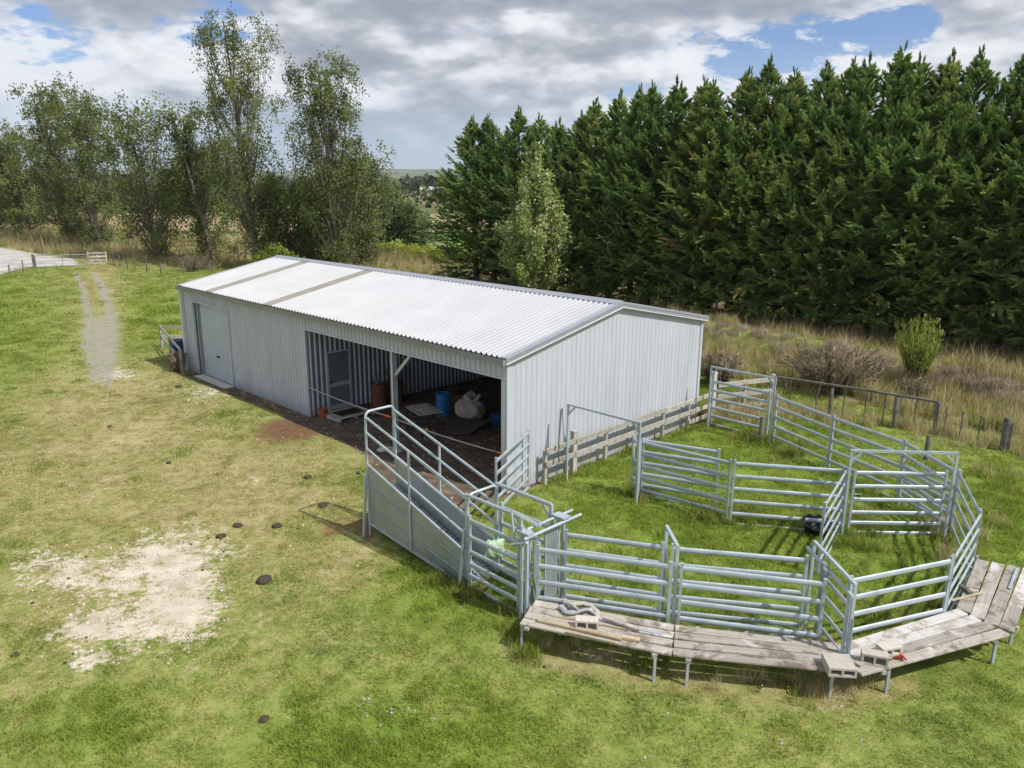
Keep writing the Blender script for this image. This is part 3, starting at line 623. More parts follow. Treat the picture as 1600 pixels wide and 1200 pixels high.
t = S('tool_trailer', 'dark low machine frame on wheels beside the bulk bag', 'trailer', 16.4, 5.2, 0, .2)
mb = MB(); mb.box((0, 0, .62), (2.4, .9, .06)); mb.box((-.1, .42, .5), (2.3, .06, .1)); mb.box((-.1, -.42, .5), (2.3, .06, .1)); mb.box((.5, 0, .72), (.9, .5, .14)); mb.build('chassis', 'dark_junk', t)
for y in (-.46, .46):
    for x in (-.8, .8): mb = MB(); mb.tube([(x, y-.06, .26), (x, y+.06, .26)], .26, 18); mb.build('wheel', 'black_rubber', t)
mb = MB(); mb.tube([(-1.2, -.3, .74), (1.0, -.25, .76)], .04, 8); mb.build('bar', 'galvanised_dull', t)
mb = MB(); mb.box((15.2, 4.3, .25), (.7, .45, .35)); o_ = mb.build('blue_crate', 'navy_plastic', None, O, YAW); mb = MB(); o_['label'] = 'dark blue plastic crate on the floor by the bulk bag'; o_['category'] = 'crate'
o_.data.transform(Matrix.Translation((-15.2, -4.3, -.075))); o_.location = Lc(15.2, 4.3, 0)
# loose sticks and stones on the floor
for i, (a, b, l, r) in enumerate([(14.6, 2.9, .8, .4), (15.0, 2.5, .6, 1.2), (14.2, 3.0, .5, -.3)]):
    p0 = Lc(a, b, .03); dd = Vector((math.cos(r), math.sin(r), .02))*l
    beam_obj('loose_lath', p0, p0+dd, .04, .02, 'fence_timber', None); o_ = C.objects[-1]
    tag(o_, ['thin lath lying nearest the bulk bag on the floor', 'thin lath lying across the edge of the plywood sheet', 'short lath lying behind the slatted table'][i], 'lath', 'loose laths on the shed floor')
# tape gate across the open bays
t = S('tape_gate', 'long spring tape gate stretched across the open bays', 'gate', 9.9, -.06, 0)
A0, A1, A2 = G(486, 607, 1.1), G(628, 651, 1.08), G(782, 712, 1.1)
def inl(p): d = p-Lc(9.9, -.06); return Vector((d.dot(U), d.dot(V), p.z))
def spring(nm, p, q, sag=.05):
    n = 16; pts = [p+(q-p)*(i/n)-Vector((0, 0, sag*math.sin(math.pi*i/n))) for i in range(n+1)]; mb = MB(); mb.tube(pts, .019, 8); return mb.build(nm, 'tape', t)
PA, PB, PC = Vector((.03, 0, 1.12)), Vector((4.95, .0, 1.06)), Vector((9.78, 0, 1.12))
spring('tape', PA, PB-Vector((.25, 0, 0))); spring('tape', PB, PC-Vector((.2, 0, 0)))
mb = MB(); mb.tube([PB-Vector((.33, 0, 0)), PB-Vector((.08, 0, 0))], .032, 8); mb.build('handle', 'orange_plastic', t)
mb = MB(); mb.tube([PB+Vector((1.68, -.03, -.12)), PB+Vector((1.72, -.03, .05))], .03, 8); mb.build('hanging_handle', 'yellow_plastic', t)
mb = MB(); mb.tube([PC-Vector((.3, 0, 0)), PC-Vector((.05, 0, 0))], .032, 8); mb.build('handle', 'rust_orange', t)
# ================================================================ the cattle yard
PT = 1.7
RZ = (1.65, 1.33, 1.01, .69, .37, .09)
def g2(x, y, z): p = G(x, y, z); return Vector((p.x, p.y, 0))
def panel(name, label, cat, p0, p1, zs=RZ, h=PT, group='galvanised cattle yard panels', rr=.052, dz0=0, dz1=0, latch=None, stile=.025, mid=False):
    """a yard panel from p0 to p1 (plan), with its oval rails and two end posts"""
    d = p1-p0; l = d.length; rz = math.atan2(d.y, d.x)
    t = empty(name, label, cat, p0, rz, group)
    for x, dz in ((0, dz0), (l, dz1)):
        mb = MB(); mb.box((x, 0, (h+dz)/2), (stile*2, stile*2, h+dz)); mb.box((x, 0, h+dz+.003), (stile*2+.006, stile*2+.006, .006)); mb.build('post', 'galvanised', t)
    for z in zs:
        mb = MB(); z0 = z-.05+dz0; z1 = z-.05+dz1; mb.tube([(stile, 0, z0), (l-stile, 0, z1)], .021, 10, r2=rr); mb.build('rail', 'galvanised', t)
    if mid: mb = MB(); mb.box((l/2, .03, h/2), (.04, .02, h-.1)); mb.build('stiffener', 'galvanised', t)
    for x in (.0, l):
        for z in (.5, 1.25): mb = MB(); mb.tube([(x, -.05, z), (x, .05, z)], .014, 6); mb.build('pin', 'galvanised_dull', t)
    if latch:
        mb = MB(); mb.tube([(latch, -.04, 1.02), (latch+.16, -.04, 1.02), (latch+.16, -.04, 1.10), (latch, -.04, 1.10)], .010, 6); mb.build('latch', 'galvanised_sheet', t)
    return t
def arch(name, label, cat, p0, p1, h, group='galvanised gateway frames', low0=0, low1=0, brace=.22, sill=True):
    d = p1-p0; l = d.length; rz = math.atan2(d.y, d.x); t = empty(name, label, cat, p0, rz, group)
    for x, lo in ((0, low0), (l, low1)): mb = MB(); mb.box((x, 0, (h+lo)/2), (.055, .055, h-lo)); mb.build('post', 'galvanised', t)
    mb = MB(); mb.beam((-.028, 0, h-.0), (l+.028, 0, h-.0), .055, .055); mb.build('crossbar', 'galvanised', t)
    if brace:
        for x, s in ((.02, 1), (l-.02, -1)): mb = MB(); mb.beam((x, 0, h-brace-.03), (x+s*brace, 0, h-.03), .035, .045); mb.build('corner_brace', 'galvanised', t)
    if sill: mb = MB(); mb.beam((0, 0, .03), (l, 0, .03), .05, .05); mb.build('sill', 'galvanised', t)
    return t
P = lambda x, y: g2(x, y, PT)
panel('cattle_hurdle', 'front race panel behind the driftwood heap on the deck', 'panel', P(841, 851), P(1049, 878))
panel('cattle_hurdle', 'front race panel beside the deck, ending at the narrow exit gate', 'panel', P(1066, 880), P(1290, 905))
panel('cattle_hurdle', 'inner race panel next to the sliding gate', 'panel', P(885, 828), P(1037, 848))
panel('cattle_hurdle', 'inner race panel nearest the black feed tub', 'panel', P(1052, 850), P(1262, 868))
arch('race_divider', 'raised narrow frame crossing the middle of the race', 'frame', g2(1042, 823, 1.98), g2(1059, 854, 1.98), 1.98, brace=0)
# exit gate of the race: tall frame with a five bar gate and a latch box
X0, X1 = g2(1273, 845, 1.9), g2(1337, 912, 1.9)
d = (X1-X0); xl = d.length; t = empty('race_exit_gate', 'narrow gate with a latch box closing the end of the race', 'gate', X0, math.atan2(d.y, d.x))
for x in (0, xl): mb = MB(); mb.box((x, 0, .95), (.05, .05, 1.9)); mb.build('post', 'galvanised', t)
mb = MB(); mb.box((xl/2, 0, 1.88), (xl, .05, .05)); mb.build('top_bar', 'galvanised', t)
mb = MB(); mb.box((xl/2+.02, -.09, 1.74), (xl+.2, .045, .05)); mb.build('slide_track', 'galvanised', t)
for z in (1.5, 1.2, .9, .6, .3): mb = MB(); mb.tube([(xl*.42, -.05, z), (xl-.06, -.05, z)], .021, 10, r2=.042); mb.build('rail', 'galvanised', t)
for x in (xl*.42, xl-.06): mb = MB(); mb.box((x, -.05, .87), (.045, .045, 1.62)); mb.build('stile', 'galvanised', t)
mb = MB(); mb.box((xl*.5, -.11, 1.70), (.16, .12, .14)); mb.box((xl*.5-.05, -.13, 1.80), (.08, .07, .09)); mb.tube([(xl*.5, -.14, 1.66), (xl*.5+.02, -.16, 1.2)], .012, 6); mb.build('latch_box', 'galvanised_dull', t)
mb = MB(); mb.box((xl*.36, -.08, .9), (.07, .02, 1.6)); mb.build('guard_plate', 'galvanised_dull', t)
mb = MB(); mb.tube([(xl+.04, .02, 1.3), (xl+.05, .02, .55)], .010, 6); mb.build('drop_bolt', 'galvanised', t)
J0, J1 = P(1289, 785), P(1323, 730)
panel('cattle_hurdle', 'short splayed panel right behind the black feed tub', 'panel', J0, J1)
arch('gate_frame', 'galvanised gateway frame standing nearest the deck', 'frame', g2(1331, 704, 2.2), g2(1496, 708, 2.2), 2.2)
panel('yard_gate', 'six bar yard gate with a small latch hanging in the near frame', 'gate', P(1337, 733), P(1480, 735), (1.66, 1.33, 1.0, .68, .42, .17), 1.69, None, latch=.03)
panel('cattle_hurdle', 'outer ring panel between the near gateway and the grass bank', 'panel', P(1501, 736), P(1532, 795))
panel('cattle_hurdle', 'outer ring panel running alongside the short end deck', 'panel', P(1533, 798), P(1491, 867))
panel('cattle_hurdle', 'front ring panel behind the deck with the red plastic scrap', 'panel', P(1488, 869), P(1331, 900))
panel('cattle_hurdle', 'middle division panel standing over the grass before the tub', 'panel', P(1149, 718), P(1321, 730))
panel('cattle_hurdle', 'division panel joined to the tall frame beside the shed wall', 'panel', P(1004, 686), P(1142, 717.5))
panel('yard_gate', 'open gate swung back against the division panel', 'gate', P(1006, 684), P(1124, 701), (1.66, 1.36, 1.06, .76, .46, .16), 1.69, None)
panel('yard_gate', 'narrow slam gate hung beside the tall frame by the shed', 'gate', P(991, 680), P(1001, 688), (1.62, 1.1, .6, .2), 1.7, None)
arch('gate_frame', 'tall gateway frame reaching across to the timber rail fence', 'frame', g2(888, 632, 2.25), g2(1000, 661, 2.25), 2.25, low0=0)
panel('yard_gate', 'far yard gate hung by the big timber strainer post', 'gate', P(1115, 592), P(1204, 610), (1.66, 1.36, 1.06, .76, .46, .16), 1.69, None)
arch('gate_frame', 'far gateway frame beside the big timber strainer post', 'frame', g2(1112, 573, 2.2), g2(1212, 591, 2.2), 2.2)
panel('cattle_hurdle', 'rear ring panel starting from the far gateway', 'panel', P(1215, 616), P(1302, 648))
panel('cattle_hurdle', 'rear ring panel, the middle one before the grass bank', 'panel', P(1304, 648.5), P(1414, 686.5))
panel('cattle_hurdle', 'rear ring panel meeting the near gateway frame', 'panel', P(1416, 687), P(1499, 734))
panel('spare_gate', 'low spare gate leaning inside the rear ring panel', 'gate', g2(1413, 722, 1.25), g2(1492, 762, 1.25), (1.2, .92, .64, .36), 1.22, None, stile=.02)
# wing panel to the shed corner
W0, W1 = P(775, 715), P(826, 671)
panel('cattle_hurdle', 'wing panel closing the gap to the open corner of the shed', 'panel', W0, W1)
# crush: between the ramp foot and the sliding gate (shed-parallel)
CA0, CA1, CB1, CB0 = loc(g2(725, 772, 2.1)), loc(g2(818, 806, 2.1)), loc(g2(863, 786, 2.1)), loc(g2(774, 755, 2.1))
a0, a1 = (CA0.x+CB0.x)/2, (CA1.x+CB1.x)/2; bn, bf = (CA0.y+CA1.y)/2, (CB0.y+CB1.y)/2
def LP(a, b): return Lc(a, b)
t = empty('cattle_crush', 'tall open frame linking the ramp foot to the sliding gate', 'frame', Lc(a0, bn), YAW)
l = a1-a0; wd = bf-bn
for y, nm in ((0, 'top_rail'), (wd, 'top_rail')):
    mb = MB(); mb.tube([(0, y, 2.08), (l, y, 2.08)], .024, 10, r2=.04); mb.build(nm, 'galvanised', t)
for x, y in ((0, wd), (l, wd), (l, 0), (.02, 0)): mb = MB(); mb.box((x, y, 1.04), (.055, .055, 2.1)); mb.build('post', 'galvanised', t)
for y in (0, wd): mb = MB(); mb.beam((l-.02, y, 1.78), (l-.25, y, 2.05), .035, .04); mb.build('corner_brace', 'galvanised', t)
panel('crush_gate', 'side gate of the crush facing the worn lawn', 'gate', LP(a0+.12, bn-.02), LP(a1-.03, bn-.02), (1.62, 1.27, .95, .68, .43, .18), 1.68, None)
panel('crush_gate', 'side gate of the crush facing the shed', 'gate', LP(a0+.10, bf+.05), LP(a1-.03, bf+.05), (1.62, 1.27, .95, .68, .43, .18), 1.68, None)
# sliding gate with its twin track
TA, TB = loc(g2(819, 843, 1.85)), loc(g2(906, 803, 1.85))
t = empty('sliding_gate', 'sheet steel sliding gate under a twin track at the race mouth', 'gate', Lc(TA.x, TA.y), YAW)
tl = TB.y-TA.y; mb = MB(); mb.tube([(0, 0, 1.85), (0, tl, 1.85)], .03, 10); mb.build('track', 'galvanised', t)
mb = MB(); mb.tube([(-.22, .3, 1.87), (-.22, tl, 1.87)], .028, 10); mb.build('track', 'galvanised', t)
for (x, y, hh) in ((-.04, .12, 1.88), (-.2, .15, 2.0), (-.12, .28, 1.9), (-.05, 1.12, 1.9), (-.2, 1.14, 1.9), (.05, .34, 1.7)): mb = MB(); mb.box((x, y, hh/2), (.055, .055, hh)); mb.build('post', 'galvanised', t)
mb = MB(); mb.box((-.12, .16, 1.9), (.3, .16, .03)); mb.build('cap_plate', 'galvanised', t)
mb = MB(); mb.box((-.12, 1.13, 1.92), (.3, .2, .03)); mb.build('cap_plate', 'galvanised', t)
mb = MB(); mb.box((-.11, .85, .9), (.02, .36, 1.55)); mb.box((-.11, .85, 1.72), (.05, .4, .06)); mb.build('gate_leaf', 'galvanised_sheet', t)
mb = MB(); mb.box((-.11, .43, .88), (.02, .13, 1.55)); mb.build('gate_leaf', 'galvanised_sheet', t)
mb = MB(); mb.box((-.11, 1.0, .93), (.03, .03, 1.65)); mb.box((-.11, .69, .93), (.03, .03, 1.65)); mb.build('leaf_edge', 'galvanised', t)
mb = MB(); mb.beam((-.45, .12, 2.22), (-.1, .55, 1.9), .03, .05); mb.build('lever_arm', 'galvanised', t)
mb = MB(); mb.beam((-.45, .12, 2.22), (-.34, .1, 1.62), .03, .04); mb.build('lever_arm', 'galvanised', t)
mb = MB(); mb.tube([(-.06, -.02, 1.72), (-.1, .0, 1.3), (-.05, .0, .9), (-.06, 0, .8)], .013, 6); mb.build('chain', 'galvanised_dull', t)
mb = MB(); mb.tube([(.05, .02, 1.8), (-.35, .02, 1.62)], .025, 8); mb.build('draw_bar', 'galvanised', t)
# pale green plastic caught in the crush
o_ = blob('plastic_sack', 'green_plastic', .2, .1, .2, 12, Lc(a0+.45, bn+.35, .75), .5, 26, 16, .45); tag(o_, 'crumpled pale green plastic sack caught in the crush', 'sack')
# ---------------------------------------------------------------- loading ramp
RT0 = loc(g2(577, 642, 3.05)); RT1 = loc(g2(623, 630, 3.05)); RA1 = loc(g2(724, 778, 2.05)); RB1 = loc(g2(769, 758, 2.05))
bN = (RT0.y+RA1.y)/2; wR = .80; aT = RT0.x; lR = RA1.x-aT
t = empty('loading_ramp', 'sheet sided galvanised cattle loading ramp with railed sides', 'ramp', Lc(aT, bN), YAW)
def rarch(x, h, w_, nm):
    mb = MB(); r = .14; pts = [(x, 0, 0), (x, 0, h-r)]+[(x, r-r*math.cos(k*math.pi/10), h-r+r*math.sin(k*math.pi/10)) for k in range(1, 6)]
    pts += [(x, w_-(r-r*math.cos(k*math.pi/10)), h-r+r*math.sin(k*math.pi/10)) for k in range(5, 0, -1)]+[(x, w_, h-r), (x, w_, 0)]
    mb.tube(pts, .028, 10, up=(1, 0, 0)); mb.build(nm, 'galvanised', t)
rarch(0, 3.05, wR, 'end_arch'); rarch(lR, 2.08, wR, 'end_arch')
for y in (0, wR):
    for z0, z1 in ((2.92, 2.02), (2.56, 1.62), (2.18, 1.20), (1.80, .80)):
        mb = MB(); mb.tube([(.03, y, z0), (lR-.03, y, z1)], .02, 10, r2=.034); mb.build('side_rail', 'galvanised', t)
    s = -.012 if y == 0 else .012
    mb = MB(); z = [(0.02, .36), (lR-.02, .04), (lR-.02, .79), (.02, 1.79)]
    mb.add([(x, y+k, zz_) for k in (-.004, .004) for x, zz_ in z], [(0, 1, 2, 3), (7, 6, 5, 4), (0, 4, 5, 1), (1, 5, 6, 2), (2, 6, 7, 3), (3, 7, 4, 0)])
    sh = mb.build('side_sheet', 'galvanised_sheet', t)
    for f0, f1 in ((.30, .30), (.66, .66)):   # pressed strengthening ribs of the sheet
        mb = MB(); yo = y-.012 if y == 0 else y+.012
        mb.tube([(.03, yo, .36+f0*1.43), (lR-.03, yo, .04+f1*.75)], .012, 6, r2=.03); mb.build('pressed_rib', 'galvanised_dull', sh)
    mb = MB(); mb.beam((.02, y, .37), (lR-.02, y, .05), .045, .05); mb.build('bottom_rail', 'galvanised', t)
    xm = lR*.46; zt = 2.92-.9*.46; mb = MB(); mb.box((xm, y+s*2, (zt+.21)/2), (.045, .035, zt-.21)); mb.build('stiffener', 'galvanised', t)
    yo = -.17 if y == 0 else wR+.17; yi = y+(-.04 if y == 0 else .04)
    mb = MB(); mb.beam((-.02, yo, 0), (-.02, yi, 1.55), .05, .05, up=(1, 0, 0)); mb.build('leg', 'galvanised', t)
    mb = MB(); mb.beam((lR-.1, yo, 0), (lR-.06, yi, 1.35), .05, .05, up=(1, 0, 0)); mb.build('leg', 'galvanised', t)
mb = MB(); mb.add([(0.0, .02, 1.13), (lR, .02, .06), (lR, wR-.02, .06), (0.0, wR-.02, 1.13), (0.0, .02, 1.09), (lR, .02, .02), (lR, wR-.02, .02), (0.0, wR-.02, 1.09)], [(0, 1, 2, 3), (7, 6, 5, 4), (0, 4, 5, 1), (2, 6, 7, 3), (3, 7, 4, 0), (1, 5, 6, 2)])
for k in range(1, 11): x = lR*k/11; z = 1.13-1.07*k/11; mb.box((x, wR/2, z+.015), (.04, wR-.06, .03))
mb.build('floor', 'galvanised_sheet', t)
mb = MB(); mb.beam((0.0, .0, .45), (0, wR, .45), .04, .04); mb.build('end_tie', 'galvanised', t)
# ---------------------------------------------------------------- walkway decks
DZ = .6
def deck(label, c, n, mats, widths=None, legs=(), bears=(), cuts=None, jag=0.0, th=.04):
    """c: near-left, near-right, far-right, far-left world corners of the deck"""
    t = empty('walkway_deck', label, 'walkway', (c[0]+c[3])/2*1.0, 0, 'plank walkways along the yard'); t.location.z = 0
    o = t.location.copy()
    for i in range(n):
        f0 = (i+.06)/n; f1 = (i+.94)/n; f = (f0+f1)/2
        p = c[0].lerp(c[3], f); q = c[1].lerp(c[2], f); wv = ((c[3]-c[0]).length*.5+(c[2]-c[1]).length*.5)*(f1-f0)
        d = (q-p).normalized(); p = p-d*random.uniform(0, jag); q = q+d*random.uniform(0, jag*.6)
        p = Vector((p.x, p.y, DZ+random.uniform(-.006, .006)))-o; q = Vector((q.x, q.y, DZ+random.uniform(-.006, .006)))-o
        mm = mats[i % len(mats)]
        if cuts and i in cuts:
            m_ = p.lerp(q, cuts[i][0]); beam_obj('plank', p, m_-d*.002, wv, th, cuts[i][1], t); beam_obj('plank', m_+d*.002, q, wv, th, cuts[i][2], t)
        else: beam_obj('plank', p, q, wv, th, mm, t)
    for f in bears:
        p = c[0].lerp(c[1], f); q = c[3].lerp(c[2], f); e = (p-q).normalized()*.03
        beam_obj('bearer', Vector((p.x, p.y, DZ-.05))+e-o, Vector((q.x, q.y, DZ-.05))-e-o, .09, .05, 'deck_timber', t)
    for x, y, f in legs:
        g = G(x, y)-o; mb = MB(); mb.box((g.x, g.y, (DZ-.06)/2), (.045, .045, DZ-.06)); mb.build('leg', 'galvanised', t)
    return t
D = lambda x, y: Vector((*g2(x, y, DZ).xy, 0))
dA = [D(812, 976), D(1048, 1025), D(1053, 976), D(838, 938)]
dB = [D(1051, 1026), D(1335, 1053), D(1300, 1008), D(1056, 976)]
dB[1] = D(1336, 1053); dB[2] = D(1316, 1007)
dC = [D(1346, 1056), D(1581, 993), D(1492, 952), D(1320, 1006)]
dD = [D(1584, 990), D(1621, 893), D(1524, 874), D(1494, 951)]
deck('plank walkway carrying the driftwood heap and a hollow block', dA, 4, ['deck_timber', 'deck_timber', 'deck_timber', 'deck_timber'], bears=(.05, .9), legs=[(815, 1020, 0), (1021, 1071, 0)], jag=.03)
deck('plank walkway carrying one big hollow block at its end', dB, 4, ['deck_timber', 'deck_timber', 'deck_timber', 'deck_timber'], bears=(.09, .9), legs=[(1072, 1076, 0), (1295, 1097, 0), (1305, 1062, 0)], jag=.0)
deck('bleached plank walkway carrying the red plastic scrap', dC, 4, ['deck_timber', 'deck_timber', 'deck_timber_white', 'deck_timber_white'], bears=(.14, .88), legs=[(1383, 1088, 0), (1549, 1042, 0)], jag=.05)
deck('end plank walkway splayed along the outer ring panel', dD, 4, ['deck_timber_white', 'deck_timber', 'deck_timber', 'deck_timber'], bears=(.12, .85), legs=[(1577, 1012, 0), (1598, 935, 0), (1521, 905, 0)], cuts={0: (.35, 'deck_timber', 'deck_timber_white')}, jag=.03)
TOP = DZ+.02
def block(label, x, y, rz, z=TOP, m='concrete', group='hollow concrete blocks on the walkways', sz=(.39, .19, .19)):
    """hollow block lying on its face: the two cells open to the long edge"""
    g = G(x, y, z+.0); t = empty('concrete_block', label, 'block', (g.x, g.y, z), rz, group); Lx, Ly, H = sz
    mb = MB(); w_ = .032
    mb.box((0, 0, H-w_/2), (Lx, Ly, w_)); mb.box((0, 0, w_/2), (Lx, Ly, w_))
    for xx in (-Lx/2+w_/2, 0, Lx/2-w_/2): mb.box((xx, 0, H/2), (w_, Ly-.002, H-2*w_+.002))
    mb.box((0, Ly*.30, H/2), (Lx-.01, .02, H-2*w_)); mb.build('body', m, t); return t
block('single hollow concrete block under the driftwood heap', 917, 982, -.12, m='concrete_pale')
block('big tan hollow block at the junction of two walkways', 1310, 1046, -.10, m='concrete', sz=(.42, .42, .15))
block('hollow concrete block beside the red plastic scrap', 1365, 1036, -.33, m='concrete')
block('grey hollow block lying behind the red plastic scrap', 1388, 1020, .25, m='concrete_pale', sz=(.36, .19, .14))
def stick(name, label, p, q, z0, z1, w_, h_, m, cat='timber', group='loose timber on the walkways'):
    a, b = G(*p, z0), G(*q, z1); o_ = beam_obj(name, a, b, w_, h_, m, None); return tag(o_, label, cat, group)
stick('timber_offcut', 'yellowish offcut lying in front of the hollow block, longest of the three', (841, 968), (972, 998), TOP+.03, TOP+.03, .10, .045, 'yellow_timber')
stick('timber_offcut', 'orange batten lying along the front edge of the walkway', (885, 987), (962, 1004), TOP+.02, TOP+.02, .045, .03, 'yellow_timber')
stick('timber_offcut', 'short olive offcut at the end of the yellowish one', (971, 995), (1000, 1000), TOP+.03, TOP+.03, .09, .05, 'yellow_timber')
stick('timber_offcut', 'pale grey offcut slanting away from the hollow block', (945, 965), (1000, 984), TOP+.075, TOP+.03, .085, .05, 'fence_timber')
stick('timber_offcut', 'thin lath lying behind the hollow block', (862, 962), (974, 982), TOP+.012, TOP+.012, .04, .02, 'yellow_timber')
o_ = stick('metal_strip', 'light blue grey metal strip lying on the planks', (935, 968), (1034, 990), TOP+.008, TOP+.008, .07, .012, 'galvanised', 'strip', None)
stick('timber_offcut', 'straw coloured lath lying across the end walkway planks', (1487, 938), (1534, 926), TOP+.01, TOP+.03, .05, .025, 'yellow_timber')
stick('timber_offcut', 'stubby brown offcut beside the outer ring panel', (1501, 915), (1517, 927), TOP+.04, TOP+.04, .09, .06, 'fence_timber_dark')
stick('metal_strip', 'steel channel lying between the two outer planks', (1589, 888), (1577, 920), TOP+.02, TOP+.02, .05, .03, 'galvanised', 'channel', None)
stick('timber_offcut', 'dark grey offcut under the big tan hollow block', (1330, 1030), (1348, 1040), TOP+.02, TOP+.02, .12, .04, 'deck_timber')
stick('fallen_pole', 'pale broom pole lying on the grass under the walkway', (1420, 1032), (1474, 1062), .03, .03, .035, .035, 'deck_timber_white', 'pole', None)
# driftwood: weathered forked limb
t = empty('driftwood', 'weathered grey driftwood limbs heaped on the walkway planks', 'driftwood', G(905, 955, TOP))
def dw(nm, pts, r, m, tp):
    mb = MB(); q = [G(x, y, TOP+h)-t.location for x, y, h in pts]; n = 4; sm = []
    for a, b in zip(q, q[1:]): sm += [a.lerp(b, k/n) for k in range(n)]
    sm.append(q[-1]); sm = [p_+Vector((random.uniform(-.008, .008), random.uniform(-.008, .008), random.uniform(-.006, .006))) for p_ in sm]
    T = [tp[0]+(tp[1]-tp[0])*i/(len(sm)-1)+random.uniform(-.12, .12) for i in range(len(sm))]; mb.tube(sm, r, 9, r2=r*.7, taper=T)
    return mb.build(nm, m, t)
dw('limb', [(877, 948, .05), (884, 957, .04), (900, 957, .05), (915, 952, .09), (925, 951, .08)], .06, 'cloth_grey', (1.1, .6))
dw('limb', [(883, 941, .08), (895, 944, .13), (912, 942, .13), (926, 948, .10), (937, 962, .05)], .065, 'cloth_pale', (.9, .7))
dw('limb', [(881, 938, .08), (890, 942, .10), (903, 952, .12)], .045, 'cloth_pale', (1.2, .6))
dw('limb', [(922, 952, .07), (930, 958, .05), (938, 968, .04)], .05, 'bag_cloth', (1.1, .6))
# red plastic scrap
mb = MB(); vs = []
for i in range(5):
    for j in range(4): vs.append((-.10+.05*i+.02*math.sin(j*2), .03*math.sin(i*2.1+j)-.03*j, .01+.065*j*(1-.35*abs(i-1.5))+.01*math.sin(i*3)))
mb.add(vs, [(i*4+j, (i+1)*4+j, (i+1)*4+j+1, i*4+j+1) for i in range(4) for j in range(3)], True)
o_ = mb.build('plastic_scrap', 'red_plastic', None, G(1401, 1030, TOP), .3); md = o_.modifiers.new('solid', 'SOLIDIFY'); md.thickness = .008; tag(o_, 'folded bright red plastic scrap standing on the walkway', 'scrap')
# feed tub
g = G(1273, 836); mb = MB(); mb.lathe([(0, .01), (.24, .01), (.30, .26), (.335, .28), (.335, .31), (.30, .31), (.25, .06), (0, .05)], n=28)
tb = mb.build('feed_tub', 'black_rubber', None, g, 0); tb.rotation_euler = (math.radians(12), 0, 0); tb.location.z = .06; tag(tb, 'round black rubber feed tub on the lush grass', 'tub')
# ---------------------------------------------------------------- timber fences
def fence(name, label, group, posts, rails, cat='fence', pm='fence_timber', rm='fence_timber', off=-.07, pr=.07):
    """posts: (vector, height, radius or (w,d)); rails: (p, q, w, h)"""
    o = posts[0][0].copy(); t = empty(name, label, cat, o, 0, group)
    for p, h, r in posts:
        mb = MB(); q = p-o
        if isinstance(r, tuple): o2 = beam_obj('post', q+Vector((0, 0, -.05)), q+Vector((0, 0, h)), r[0], r[1], pm, t, up=tuple(U))
        else:
            mb.tube([(q.x, q.y, -.05), (q.x, q.y, h-.01), (q.x, q.y, h)], r, 12, taper=[1.04, 1, .93]); mb.build('post', pm, t)
    for r in rails:
        p, q, th, hh = r[:4]; beam_obj('rail', p-o, q-o, th, hh, r[4] if len(r) > 4 else rm, t)
    return t
def F(a, b, z=0): return Lc(a, b, z)
ax = 20.0; rf = ax+.08
fence('timber_fence', 'two rail timber fence standing close along the gable wall', None,
      [(F(ax, 1.25), .98, (.1, .1)), (F(ax, 2.45), 1.28, (.17, .14)), (F(ax, 3.9), .99, (.1, .1)), (F(ax, 5.35), 1.0, (.1, .1)), (F(ax, 6.85), 1.0, (.1, .1)), (F(ax, 8.35), 1.0, (.1, .1)), (F(ax, 9.85), 1.75, (.2, .17))],
      [(F(rf, 1.2, .98), F(rf, 2.42, .99), .035, .15), (F(rf, 1.2, .60), F(rf, 2.42, .60), .035, .15), (F(rf, 2.45, .98), F(rf, 6.9, 1.0), .035, .15), (F(rf, 6.85, 1.0), F(rf, 9.8, 1.0), .035, .15), (F(rf, 2.45, .60), F(rf, 8.4, .62), .035, .15), (F(rf, 8.3, .62), F(rf, 9.8, .62), .035, .15), (F(rf, 8.3, .28), F(rf, 9.75, .28), .035, .15)])
K0 = F(20.05, 10.0); K1 = g2(1208, 588, 1.38)
fence('timber_fence', 'three board timber fence behind the far gateway', None,
      [(K0.lerp(K1, .5), 1.35, (.1, .1)), (K1, 1.45, (.13, .13))],
      [(K0.lerp(K1, 0)+Vector((.05, -.05, z)), K1+Vector((.05, -.05, z+.02)), .03, .17) for z in (1.27, .85, .42)])
K2 = g2(1466, 632, 1.05); kn = (K2-K1)
pts = []
t = fence('batten_fence', 'dark top rail fence with thin battens before the grass bank', None, [(K1+kn*.38, 1.2, .07), (K1+kn*.77, 1.15, .08), (K2, 1.12, (.12, .12))], [(K1+Vector((0, 0, 1.38)), K1+kn*.5+Vector((0, 0, 1.28)), .10, .07, 'fence_timber_dark'), (K1+kn*.5+Vector((0, 0, 1.275)), K2+Vector((0, 0, 1.14)), .10, .07, 'fence_timber_dark')], pm='fence_timber_dark')
for f in (.12, .29, .46, .59, .70, .88):
    q = K1+kn*f-t.location; beam_obj('batten', q+Vector((0, 0, .02)), q+Vector((0, 0, 1.22-.1*f)), .045, .03, 'fence_timber_dark', t)
o2 = K2; K3 = g2(1576, 652, 1.15); K4 = Vector((K3.x+(K3.x-K2.x)*2.2, K3.y+(K3.y-K2.y)*2.2, 0))
t = empty('wire_fence', 'wire fence with wooden droppers beside the thick strainer', 'fence', K3)
mb = MB(); mb.tube([(0, 0, -.1), (0, 0, 1.1), (0, 0, 1.12)], .11, 14, taper=[1.03, 1, .9]); mb.build('strainer_post', 'fence_timber_dark', t)
for f in (.14, .38, .64, 1.07, 1.5, 2.0, 2.5, 3.1): q = K2.lerp(K3, f)-t.location; q = K2+(K3-K2)*f-t.location; beam_obj('batten', q, q+Vector((0, 0, 1.0)), .045, .035, 'fence_timber_dark', t)
